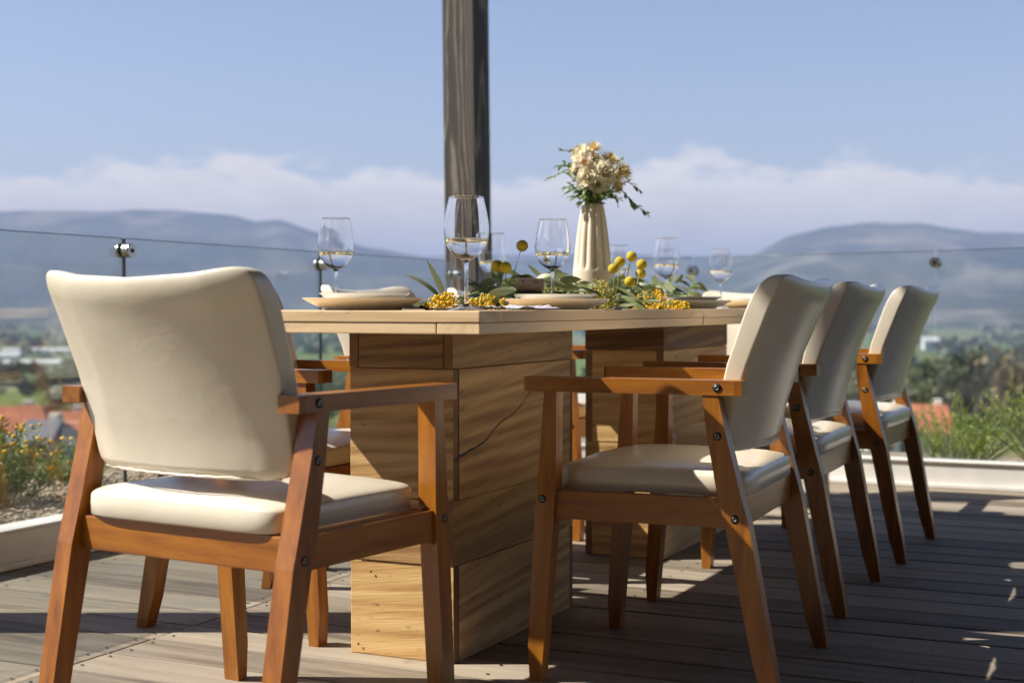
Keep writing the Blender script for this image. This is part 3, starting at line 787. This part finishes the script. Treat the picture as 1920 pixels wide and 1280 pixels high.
for x, y, lab in ((.150, -.235, 'tallest-looking wine glass at the near table corner in front of the post'), (-.433, .232, 'wine glass on the left table edge behind the near plate'),
                  (.017, .488, 'wine glass behind the second plate, left of the vase'), (-.049, 1.52, 'wine glass right of the vase beside the yellow balls'),
                  (-.14, 2.40, 'farthest wine glass at the far right of the tables'), (-.404, 1.03, 'wine glass half hidden behind the near corner glass'),
                  (-.365, 1.94, 'faint wine glass just behind the right side of the vase')):
    goblet(x, y, lab)
# ------------------------------------------------------------------ plates
def plate_prof(r, h):
    return [(.0005, .003), (r * .52, .003), (r * .56, .0), (r * .62, .0), (r * .64, .004), (r * .80, h * .42), (r * .93, h * .76), (r * .995, h * .97), (r, h), (r * .985, h * 1.0), (r * .92, h * .84), (r * .78, h * .5), (r * .62, h * .34), (.0005, h * .3)]
PL = lathe('plate', plate_prof(.1275, .025), M['plate'], 72); PS = lathe('plate', plate_prof(.095, .018), M['plate'], 64)
for x, y, lab in ((-.152, -.112, 'at the near table end'), (.085, .34, 'before the nearest right-hand chair'), (.085, 1.33, 'before the middle right-hand chair'), (.085, 2.02, 'before the farthest right-hand chair')):
    tag(link('dinner_plate', PL, None, (x, y, TOP + .0005)), 'large cream dinner plate ' + lab, 'plate', 'cream plates on the tables')
    tag(link('side_plate', PS, None, (x + .004, y - .002, TOP + .0175)), 'smaller cream plate stacked on the dinner plate ' + lab, 'plate', 'cream plates on the tables')

# ------------------------------------------------------------------ napkin
def napkin_mat():
    m, t, b = new_mat('printed_cotton'); v = obj_coords(t, (1, 1, 1), False)
    f = noise_n(t, v, 48, 3, .5, .4); g = noise_n(t, v, 22, 2, .5)
    c = ramp(t, f, [(.36, (.10, .10, .30)), (.44, (.45, .44, .52)), (.52, (.62, .59, .58)), (.57, (.20, .22, .42)), (.66, (.60, .42, .34))])
    t.links.new(c, b.inputs['Base Color']); b.inputs['Roughness'].default_value = .9; return m
M['napkin'] = napkin_mat()
def napkin(name, label, x, y, lx, ly, rz, mat, seed):
    nx, ny = 36, 24; v, f = [], []
    for side in (1, 0):
        for j in range(ny + 1):
            for i in range(nx + 1):
                a, b = i / nx - .5, j / ny - .5
                wv = noise.noise(Vector((a * 5, b * 5, seed))) + .5 * noise.noise(Vector((a * 12, b * 9, seed + 4)))
                z = .0022 + .0075 * max(0, wv + .25) * (1 - abs(2 * a) ** 6) + side * .0016
                v.append((a * lx * (1 + .06 * noise.noise(Vector((b * 4, seed, 0)))), b * ly * (1 + .06 * noise.noise(Vector((a * 4, 0, seed)))), z))
    s = (nx + 1) * (ny + 1)
    for j in range(ny):
        for i in range(nx):
            a = j * (nx + 1) + i; f.append((a, a + 1, a + nx + 2, a + nx + 1)); f.append((s + a, s + a + nx + 1, s + a + nx + 2, s + a + 1))
    o = link(name, mesh(name, v, f, mat, True), None, (x, y, TOP + .0004), (0, 0, rz)); tag(o, label, 'napkin')
napkin('napkin', 'crumpled lilac and white printed napkin at the near table corner', .135, .02, .15, .22, .15, M['napkin'], 3)
M['linen'] = plain('beige_linen', (.60, .50, .38), .95, var=.1, nscale=60, bmp=.3)
napkin('napkin', 'plain beige napkin right of the near plate', -.02, -.02, .10, .16, .1, M['linen'], 8)

# ------------------------------------------------------------------ vase
def flute(r, z, a):
    if z < .108: return r
    k = min(1, (z - .108) / .012) * (1 - max(0, (z - .285) / .013) * .6)
    n = 12; c = abs(math.sin(a * n / 2))
    return r * (1 - .14 * k * (1 - c ** .7))
vp = [(.0005, .0), (.050, .0), (.0535, .004), (.0545, .03), (.0555, .07), (.0555, .104), (.0555, .1085), (.0552, .112), (.0545, .121), (.0525, .14), (.049, .175), (.0445, .215), (.0395, .25), (.0345, .278), (.0315, .294), (.0305, .298), (.0285, .298), (.0275, .292), (.031, .27), (.04, .2), (.046, .1), (.045, .012), (.0005, .012)]
vz = empty('vase', (-.13, 1.114, TOP + .0005)); tag(vz, 'tall cream fluted ceramic vase on the table, holding flowers', 'vase')
link('body', lathe('body', vp, M['vase'], 192, mod=flute), vz)

# ------------------------------------------------------------------ flowers and foliage
M['sprig'] = leaf_mat('small_sprig_leaves', (.09, .15, .05), (.22, .31, .12), .5, .25)
M['grassleaf'] = leaf_mat('bright_blade_leaf', (.10, .19, .03), (.22, .33, .07), .5, .3)
M['stem'] = plain('green_stem', (.17, .21, .06), .6)
M['petal_w'] = leaf_mat('ivory_petal', (.80, .74, .56), (.88, .84, .71), .6, .4)
M['petal_p'] = leaf_mat('blush_petal', (.84, .74, .58), (.90, .84, .72), .6, .4)
M['petal_y'] = leaf_mat('straw_petal', (.70, .54, .20), (.84, .72, .38), .6, .35)
M['core_o'] = plain('orange_core', (.75, .30, .03), .7, var=.2, nscale=300)
M['core_t'] = plain('tan_core', (.42, .30, .12), .8, var=.3, nscale=300)
M['euc'] = leaf_mat('eucalyptus_leaf', (.15, .20, .085), (.36, .41, .22), .42, .25)
M['euc_d'] = leaf_mat('dark_olive_leaf', (.035, .055, .020), (.10, .125, .05), .45, .12)
M['mimosa'] = plain('mimosa_yellow', (.62, .40, .015), .85, var=.25, nscale=160)
M['berry'] = plain('green_yellow_berry', (.36, .33, .05), .7, var=.35, nscale=160)
def billy_mat():
    m, t, b = new_mat('billy_button'); v = obj_coords(t, (1, 1, 1)); g = N(t, 'ShaderNodeTexVoronoi'); g.inputs['Scale'].default_value = 420; t.links.new(v, g.inputs['Vector'])
    t.links.new(ramp(t, g.outputs['Distance'], [(.0, (.62, .50, .03)), (.7, (.36, .27, .01))]), b.inputs['Base Color']); b.inputs['Roughness'].default_value = .85
    bump(t, b, g.outputs['Distance'], -.7, .004); return m
M['billy'] = billy_mat()
def leaf_vf(v, f, p, d, n, ln, wd, curl=.25, segs=4):
    """leaf from p along d with normal n."""
    d = d.normalized(); s = d.cross(n).normalized(); n = s.cross(d).normalized(); b = len(v)
    for k in range(segs + 1):
        u = k / segs; w_ = wd * math.sin(math.pi * min(.97, .06 + u * .94)) ** .8 * .5 if k < segs else .0002
        c = p + d * (ln * u) - n * (curl * ln * u * u)
        v += [tuple(c - s * w_ + n * (w_ * .35)), tuple(c), tuple(c + s * w_ + n * (w_ * .35))]
    for k in range(segs):
        a = b + 3 * k; f += [(a, a + 1, a + 4, a + 3), (a + 1, a + 2, a + 5, a + 4)]
def petals_vf(v, f, rows, rnd, r0):
    for cnt, ln, tilt, wd, zb in rows:
        for k in range(cnt):
            a = 2 * math.pi * (k + rnd.uniform(-.25, .25)) / cnt; t = tilt + rnd.uniform(-.12, .12)
            d = Vector((math.cos(a) * math.cos(t), math.sin(a) * math.cos(t), math.sin(t)))
            n = Vector((-math.cos(a) * math.sin(t), -math.sin(a) * math.sin(t), math.cos(t)))
            p = Vector((math.cos(a), math.sin(a), 0)) * r0 + Vector((0, 0, zb))
            leaf_vf(v, f, p, d, n, ln * rnd.uniform(.85, 1.1), wd, -.18, 3)
def flower(parent, pos, look, size, kind, seed):
    rnd = random.Random(seed); v, f = [], []
    if kind == 'straw':
        rows = [(12, .95, .15, .40, 0), (11, .9, .5, .38, .04), (9, .75, .9, .32, .08)]
    elif kind == 'peony':
        rows = [(10, .95, -.1, .62, 0), (10, .95, .25, .62, .05), (9, .9, .6, .58, .1), (7, .8, .95, .5, .15), (5, .65, 1.3, .45, .2)]
    else:
        rows = [(22, .95, .0, .13, 0), (22, .95, .35, .13, .05), (18, .9, .7, .13, .08), (14, .8, 1.1, .12, .1)]
    petals_vf(v, f, rows, rnd, .12)
    mat = {'straw': M['petal_p'], 'peony': M['petal_w'], 'spike': M['petal_y']}[kind]
    o = link('flower', mesh('flower', v, f, mat, True), parent, pos, (0, 0, 0), (size,) * 3)
    o.rotation_mode = 'QUATERNION'; o.rotation_quaternion = Vector(look).to_track_quat('Z', 'Y')
    v, f = [], []; ico(v, f, (0, 0, .10), {'straw': .26, 'peony': .14, 'spike': .2}[kind], 2, (1, 1, .8))
    link('core', mesh('core', v, f, M['core_o'] if kind == 'straw' and seed % 2 else M['core_t'], True), o)
    return o
CAMR = Vector((math.cos(YAW), math.sin(YAW), 0)); CAMF = Vector((-math.sin(YAW), math.cos(YAW), 0))
def off(rt_, up, fw=0.0): return CAMR * rt_ + CAMF * fw + Vector((0, 0, up))
S = .00152                                                        # metres per picture pixel at the vase
VT = Vector((0, 0, .298))
bq = empty('bouquet', (vz.location.x, vz.location.y, vz.location.z)); tag(bq, 'bouquet of ivory and straw-yellow flowers with small-leaved sprigs in the vase', 'bouquet')
heads = [((1113, 284, -.01), (.1, -.25, 1), .031, 'spike', 1), ((1092, 296, -.02), (-.5, -.7, .6), .034, 'peony', 2), ((1097, 310, -.045), (-.3, -1, .35), .030, 'straw', 3), ((1110, 300, .0), (0, -.6, .8), .03, 'straw', 4),
         ((1140, 305, -.01), (.4, -.4, .8), .034, 'spike', 5), ((1131, 330, -.045), (.2, -1, .3), .040, 'peony', 6), ((1103, 338, -.045), (-.4, -1, .2), .036, 'peony', 7), ((1121, 350, -.05), (0, -1, 0), .030, 'peony', 8),
         ((1163, 327, -.015), (.8, -.5, .5), .038, 'spike', 9), ((1153, 352, -.02), (.8, -.6, .1), .026, 'spike', 10), ((1085, 318, .0), (-1, -.3, .4), .030, 'peony', 11), ((1120, 315, .03), (0, .6, .8), .036, 'peony', 12), ((1150, 330, .03), (.6, .6, .5), .032, 'spike', 13), ((1098, 320, .04), (-.5, .8, .4), .034, 'peony', 14)]
sv, sf = [], []
for (px, py, fw), look, sz, kd, sd_ in heads:
    p = VT + off((px - 1112) * S, (383 - py) * S, fw)
    lk = CAMR * look[0] + CAMF * (-look[1] * -1) + Vector((0, 0, look[2]))
    flower(bq, p, lk, sz, kd, sd_)
    tube_vf([VT + Vector((0, 0, -.04)) + off((px - 1112) * S * .08, 0, fw * .1), VT + off((px - 1112) * S * .45, (383 - py) * S * .45, fw * .5), p], .0018, 5, sv, sf)
link('stems', mesh('stems', sv, sf, M['stem'], True), bq)
def sprig(parent, pts, leaf_l, leaf_w, step, mat, seed, nm='sprig'):
    rnd = random.Random(seed); v, f = [], []
    P = [Vector(p) for p in pts]; v2, f2 = [], []
    tube_vf(P, .0011, 5, v2, f2)
    tot = sum((b - a).length for a, b in zip(P, P[1:])); s = tot * .18; side = 1
    while s < tot:
        acc = 0
        for a, b in zip(P, P[1:]):
            l = (b - a).length
            if acc + l >= s: c = a + (b - a) * ((s - acc) / l); t = (b - a).normalized(); break
            acc += l
        nrm = Vector((rnd.uniform(-.5, .5), rnd.uniform(-.5, .5), 1)); sd_ = t.cross(nrm).normalized() * side
        leaf_vf(v, f, c, (t * .7 + sd_ + Vector((0, 0, rnd.uniform(-.3, .4)))), nrm, leaf_l * rnd.uniform(.75, 1.2), leaf_w * rnd.uniform(.8, 1.2), .2, 3)
        side *= -1; s += step * rnd.uniform(.7, 1.3)
    leaf_vf(v, f, P[-1] - (P[-1] - P[-2]).normalized() * .002, P[-1] - P[-2], Vector((0, 0, 1)), leaf_l, leaf_w, .1, 3)
    o = link(nm, mesh(nm, v, f, mat, True), parent); link('twig', mesh('twig', v2, f2, M['stem'], True), o); return o
def bpts(lst): return [VT + off((px - 1112) * S, (383 - py) * S, fw) for px, py, fw in lst]
SPR = [[(1108, 392, 0), (1085, 345, -.02), (1058, 325, -.03), (1030, 338, -.03)], [(1105, 388, 0), (1080, 330, 0), (1060, 308, 0), (1048, 312, 0)], [(1110, 388, 0), (1090, 315, .01), (1075, 288, .01), (1057, 282, .01)],
       [(1112, 390, 0), (1140, 362, -.02), (1165, 360, -.03), (1190, 385, -.03), (1209, 402, -.03)], [(1114, 390, 0), (1150, 345, .01), (1180, 342, .01), (1197, 356, 0)], [(1112, 390, 0), (1145, 330, .02), (1158, 305, .02), (1164, 300, .02)],
       [(1110, 388, -.01), (1088, 365, -.03), (1070, 350, -.04), (1062, 356, -.05)], [(1112, 388, -.01), (1120, 372, -.04), (1128, 362, -.05)], [(1112, 388, 0), (1102, 372, -.04), (1095, 360, -.05)], [(1112, 388, 0), (1135, 374, -.04), (1153, 375, -.05), (1155, 382, -.05)],
       [(1112, 385, 0), (1110, 360, .03), (1100, 345, .05)], [(1112, 385, 0), (1130, 365, .04), (1145, 350, .06)], [(1108, 385, -.02), (1096, 378, -.045), (1090, 384, -.05)], [(1112, 385, -.02), (1118, 368, -.05), (1112, 356, -.06)], [(1114, 385, -.02), (1138, 366, -.05), (1148, 358, -.06)]]
for k in range(16):
    a = random.Random(k).uniform(-1, 1); b_ = random.Random(k + 50).uniform(-1, 1)
    SPR.append([(1112, 388, 0), (1112 + a * 26, 366 - 8 * abs(b_), b_ * .04), (1112 + a * 50, 352 + 22 * abs(a) - 14 * b_, b_ * .07 - .01)])
for i, s_ in enumerate(SPR): sprig(bq, bpts(s_), .022, .0125, .0085, M['sprig'], 40 + i)
v, f = [], []
for a, b, nn in (((1092, 350, -.03), (1050, 368, -.05), 1), ((1100, 345, -.05), (1098, 392, -.055), 1), ((1094, 352, -.05), (1106, 398, -.055), 1), ((1104, 350, -.055), (1088, 372, -.06), 1)):
    pa, pb = bpts([a])[0], bpts([b])[0]; leaf_vf(v, f, pa, pb - pa, Vector((.2, -.3, 1)), (pb - pa).length, .011, .12, 6)
link('blade_leaves', mesh('blade_leaves', v, f, M['grassleaf'], True), bq)

# garland of leaves lying along the middle of the tables
def tab(px, d, up=0.0):
    p = fwd_pt(px, d, TOP); p.z = TOP + up; return p
ga = empty('leaf_garland', (-.13, .75, TOP)); tag(ga, 'loose garland of grey-green eucalyptus leaves along the middle of the tables', 'garland')
G0 = Vector(ga.location)
rg = random.Random(77); LV = []
for k in range(6):
    vv, ff = [], []; leaf_vf(vv, ff, Vector((0, 0, 0)), Vector((1, 0, 0)), Vector((0, 0, 1)), .078, .022 + .004 * (k % 3), (.1, .3, -.12)[k % 3], 6)
    LV.append(mesh('leaf', vv, ff, M['euc'] if k < 4 else M['euc_d'], True))
def put_leaf(p, yaw, pitch, roll, sc_=1.0, k=None):
    o = link('leaf', LV[rg.randrange(5) if k is None else k], ga, p - G0, (roll, -pitch, yaw), (sc_,) * 3); return o
bx = [(.0, .30), (-.08, .42), (-.12, .55), (-.1, .70), (-.14, .85), (-.12, 1.0), (-.10, 1.2), (-.13, 1.38), (-.1, 1.55), (-.14, 1.75), (-.12, 1.9)]
v, f = [], []
for i in range(8):
    pts = []; ph = rg.uniform(0, 6)
    for j, (x, y) in enumerate(bx): pts.append(Vector((x + .05 * math.sin(j * 1.3 + ph), y + rg.uniform(-.02, .02), TOP + .010 + .018 * rg.random())) - G0)
    tube_vf(pts, .0016, 5, v, f)
link('stems', mesh('stems', v, f, M['stem'], True), ga)
cb0 = fwd_pt(994, 3.55)
for k in range(560):
    t = rg.random(); j = t * (len(bx) - 1); i = int(j); u = j - i
    x = bx[i][0] + (bx[min(i + 1, len(bx) - 1)][0] - bx[i][0]) * u + rg.gauss(0, .05); y = bx[i][1] + (bx[min(i + 1, len(bx) - 1)][1] - bx[i][1]) * u + rg.gauss(0, .03)
    if math.hypot(x + .13, y - 1.114) < .075: continue
    if math.hypot(x - .085, y - .34) < .15 or math.hypot(x + .152, y + .112) < .15: continue
    if math.hypot(x - cb0.x, y - cb0.y) < .07 or (abs((x - cb0.x) * CAMR.x + (y - cb0.y) * CAMR.y) < .05 and (x - cb0.x) * CAMF.x + (y - cb0.y) * CAMF.y < 0): continue
    put_leaf(Vector((x, y, TOP + .006 + .075 * rg.random() ** 1.5)), rg.uniform(0, 6.28), rg.uniform(-.35, .7), rg.uniform(-1.2, 1.2), rg.uniform(.55, 1.1))
# the pair of long dark blades left of the near glass, and other leaves that stand up
for (px, d, up), (qx, qd, qup), k, sc_ in (((832, 3.05, .012), (776, 3.05, .095), 4, 1.0), ((838, 3.1, .012), (790, 3.1, .103), 5, 1.0), ((815, 3.1, .01), (760, 3.08, .02), 4, .8),
                                     ((1150, 3.75, .06), (1215, 3.7, .012), 0, 1.0), ((1155, 3.7, .035), (1228, 3.62, .006), 1, 1.1), ((1190, 3.72, .02), (1236, 3.6, .004), 2, 1.0), ((1128, 3.5, .03), (1085, 3.45, .062), 0, .9), ((1260, 4.2, .012), (1302, 4.25, .028), 5, .9),
                                     ((990, 3.75, .065), (958, 3.7, .085), 4, .8), ((1010, 3.75, .07), (1050, 3.72, .082), 1, .9), ((1200, 3.9, .05), (1240, 3.9, .068), 4, .7), ((905, 3.3, .02), (960, 3.25, .05), 4, .9), ((1195, 3.6, .012), (1150, 3.5, .004), 3, 1.0)):
    a = tab(px, d, up); b = tab(qx, qd, qup); dd = b - a
    put_leaf(a, math.atan2(dd.y, dd.x), math.atan2(dd.z, math.hypot(dd.x, dd.y)), rg.uniform(-.4, .4), dd.length / .078, k)

def mimosa(name, label, cpx, d, half, n, mat, hgt, seed):
    n = int(n * 1.5)
    rnd = random.Random(seed); c = tab(cpx, d); v, f = [], []; v2, f2 = [], []
    o = empty(name, c, YAW); tag(o, label, 'flower sprig', 'yellow blossom sprigs on the tables')
    for s in range(5):
        z = .006 + hgt * .5 * rnd.random(); tube_vf([(-half, rnd.uniform(-.02, .02), z), (0, rnd.uniform(-.025, .025), z + hgt * .25), (half, rnd.uniform(-.02, .02), z * .6 + .003)], .0011, 5, v2, f2)
    subs = [rnd.uniform(-1, 1) for _ in range(9)]
    for _ in range(n):
        u = max(-1, min(1, rnd.choice(subs) + rnd.gauss(0, .1))); env = (1 - u * u) ** .5
        r = rnd.uniform(.0020, .0041); ico(v, f, (u * half, rnd.gauss(0, .018) * (.5 + env), max(r, (rnd.random() ** 1.3) * hgt * (.35 + .65 * env))), r, 1)
    b = link('blossoms', mesh('blossoms', v, f, mat, True), o); b['kind'] = 'stuff'
    link('stems', mesh('stems', v2, f2, M['stem'], True), o)
mimosa('mimosa_sprig', 'bright yellow mimosa cluster beside the foot of the near corner glass', 846, 2.98, .052, 210, M['mimosa'], .036, 1)
mimosa('mimosa_sprig', 'thin yellow mimosa sprig right of the near corner glass stem', 915, 3.12, .045, 90, M['mimosa'], .034, 2)
mimosa('mimosa_sprig', 'orange-yellow mimosa cluster at the table edge before the middle right plate', 1266, 3.70, .042, 130, M['mimosa'], .022, 3)
mimosa('mimosa_sprig', 'yellow mimosa cluster right of the yellow balls', 1222, 3.95, .05, 110, M['mimosa'], .055, 4)
mimosa('berry_sprig', 'greenish yellow berry sprig around the foot of the vase', 1090, 3.72, .10, 260, M['berry'], .085, 5)
mimosa('berry_sprig', 'greenish yellow berry sprig below the near yellow balls', 905, 3.55, .06, 110, M['berry'], .06, 6)
BB = None
def billy(px, py, d, bpx, bd, r, label):
    head = tab(px, d); head.z = CAM.z - (py - Y0_PX) * d / F_PX; base = tab(bpx, bd, .012)
    o = empty('billy_button', base); tag(o, label, 'flower', 'yellow ball flowers in the garland')
    h = head - base; v, f = [], []; ico(v, f, (0, 0, 0), r, 3, (1, 1, .97)); link('flower_head', mesh('flower_head', v, f, M['billy'], True), o, h)
    v, f = [], []; tube_vf([(0, 0, 0), h * .5 + Vector((.004, .003, .004)), h * .97], .0013, 6, v, f); link('stem', mesh('stem', v, f, M['stem'], True), o)
for px, py, bp, d, lab in ((979, 461, 940, 3.45, 'yellow ball flower on a tall stem left of the vase'), (932, 499, 936, 3.4, 'left of the two low yellow ball flowers behind the near glass'), (948, 502, 942, 3.38, 'right of the two low yellow ball flowers behind the near glass'),
                           (1184, 481, 1158, 3.85, 'highest yellow ball flower right of the vase'), (1162, 491, 1150, 3.85, 'yellow ball flower between the vase and the highest one'), (1150, 504, 1146, 3.82, 'yellow ball flower touching the right side of the vase'),
                           (1203, 496, 1180, 3.8, 'rightmost high yellow ball flower'), (1201, 513, 1184, 3.85, 'yellow ball flower directly below the rightmost one'), (1181, 528, 1172, 3.75, 'lowest yellow ball flower right of the vase')):
    billy(px, py, d, bp, d, .0145, lab)
# arched grass loop near the far right glass
gl = empty('grass_loop', tab(1292, 4.2)); tag(gl, 'thin curled green blade arching above the far plate', 'grass blade')
v, f = [], []; tube_vf([Vector((0, 0, .004)), off(.006, .05), off(.014, .09), off(.022, .108), off(.030, .10)], [.0016, .0018, .0016, .0012, .0006], 5, v, f)
link('blade', mesh('blade', v, f, M['grassleaf'], True), gl)
# cork on a dark block
def cork_mat():
    m, t, b = new_mat('printed_cork'); v = obj_coords(t, (1, 1, 1), False)
    f = noise_n(t, v, 160, 3, .6); g = noise_n(t, obj_coords(t, (200, 120, 120), False), 1, 2, .5)
    c = ramp(t, f, [(.3, (.55, .38, .24)), (.65, (.74, .58, .42))]); c = mixc(t, mathn(t, 'MULTIPLY', ramp_f(t, g, .58, .62), .8), c, (.34, .12, .07))
    t.links.new(c, b.inputs['Base Color']); b.inputs['Roughness'].default_value = .9; bump(t, b, f, .4, .002); return m
M['cork'] = cork_mat()
M['bark_dark'] = plain('dark_bark', (.15, .095, .06), .9, var=.4, nscale=60, bmp=.6)
cb = tab(994, 3.55)
tag(link('wood_block', box_mesh('wood_block', (.06, .032, .045), M['bark_dark'], .004, 2), None, cb + Vector((0, 0, .0232)), (0, 0, YAW)), 'small dark wooden block under the cork in the garland', 'block')
ck = link('cork', lathe('cork', [(.0005, -.034), (.0135, -.034), (.0155, -.032), (.016, 0), (.0155, .032), (.0135, .034), (.0005, .034)], M['cork'], 28), None, cb + Vector((0, 0, .0615)), (0, R(90), YAW))
tag(ck, 'tan cork with red print resting in the garland left of the vase', 'cork')

# ------------------------------------------------------------------ shrubs outside the glass
M['rosemary'] = leaf_mat('lime_shrub_leaf', (.16, .22, .02), (.38, .45, .06), .5, .35)
M['bushleaf'] = leaf_mat('bush_leaf', (.10, .16, .02), (.25, .33, .05), .5, .3)
M['yellowfl'] = plain('yellow_flower', (.72, .42, .02), .7, var=.25, nscale=50)
def shrub(name, label, loc, n, h, spread, leafm, leaf_l, leaf_w, seed, flowers=0, gap=.013):
    rnd = random.Random(seed); o = empty(name, loc); v, f, v2, f2, v3, f3 = [], [], [], [], [], []
    for k in range(n):
        a = rnd.uniform(0, 6.28); r = spread * rnd.random() ** .6; hh = h * rnd.uniform(.55, 1.05) * (1 - .3 * r / spread)
        b = Vector((.35 * r * math.cos(a), .35 * r * math.sin(a), 0)); tp = Vector((r * math.cos(a), r * math.sin(a), hh))
        mid = (b + tp) / 2 + Vector((rnd.gauss(0, .02), rnd.gauss(0, .02), hh * .06)); pts = [b, mid, tp]
        tube_vf(pts, [.0022, .0017, .0008], 4, v2, f2)
        m = max(4, int(hh / gap))
        for q in range(m):
            u = .15 + .85 * q / m; p = b * (1 - u) ** 2 + mid * (2 * u * (1 - u)) + tp * u * u
            d = Vector((rnd.gauss(0, 1), rnd.gauss(0, 1), rnd.uniform(.3, 1.6)))
            leaf_vf(v, f, p, d, Vector((rnd.gauss(0, 1), rnd.gauss(0, 1), 1)), leaf_l * rnd.uniform(.7, 1.2), leaf_w, .15, 2)
        if rnd.random() < flowers: ico(v3, f3, tp + Vector((0, 0, .004)), rnd.uniform(.008, .013), 1, (1, 1, .6))
    link('foliage', mesh('foliage', v, f, leafm, False), o); link('stems', mesh('stems', v2, f2, M['stem']), o)
    if v3:
        fl = link('blossoms', mesh('blossoms', v3, f3, M['yellowfl'], True), o); fl['kind'] = 'stuff'
    tag(o, label, 'shrub'); return o
shrub('shrub', 'lime green upright shrub behind the far glass at the right edge', (.95, 3.98, .05), 120, .45, .42, M['rosemary'], .034, .006, 1)
shrub('shrub', 'lime green shrub behind the far glass, next to the last right-hand chair', (.48, 3.95, .05), 100, .33, .34, M['rosemary'], .032, .006, 2)
shrub('shrub', 'tall lime green shrub past the right edge of the picture', (1.5, 4.0, .05), 100, .45, .45, M['rosemary'], .034, .006, 3)
shrub('shrub', 'low sparse shrub behind the far kerb below the right-hand chair seats', (-.05, 4.0, .05), 26, .16, .3, M['rosemary'], .03, .006, 4)
shrub('flowering_bush', 'green bush dotted with yellow-orange flowers on the left gravel bed', (-2.2, .92, .09), 110, .31, .26, M['bushleaf'], .03, .009, 5, .8)
shrub('flowering_bush', 'smaller green bush beside the yellow-flowered one', (-2.38, 1.45, .09), 60, .18, .22, M['bushleaf'], .03, .009, 6, .1)
shrub('flowering_bush', 'green flowering bush at the left edge, mostly out of view', (-2.35, .45, .09), 90, .42, .25, M['bushleaf'], .03, .009, 7, .6)

# ------------------------------------------------------------------ haze
def haze():
    m = bpy.data.materials.new('valley_haze'); m.use_nodes = True; t = m.node_tree; t.nodes.clear()
    o_ = t.nodes.new('ShaderNodeOutputMaterial'); pv = t.nodes.new('ShaderNodeVolumePrincipled')
    pv.inputs['Color'].default_value = (.37, .475, .74, 1); pv.inputs['Density'].default_value = .00016; pv.inputs['Anisotropy'].default_value = 0.0
    t.links.new(pv.outputs[0], o_.inputs['Volume'])
    h = link('haze', box_mesh('haze', (26000, 26000, 590), m), None, (CAM.x, CAM.y, 295 - 76)); tag(h, 'pale blue haze filling the valley', 'haze', kind='stuff')
haze()
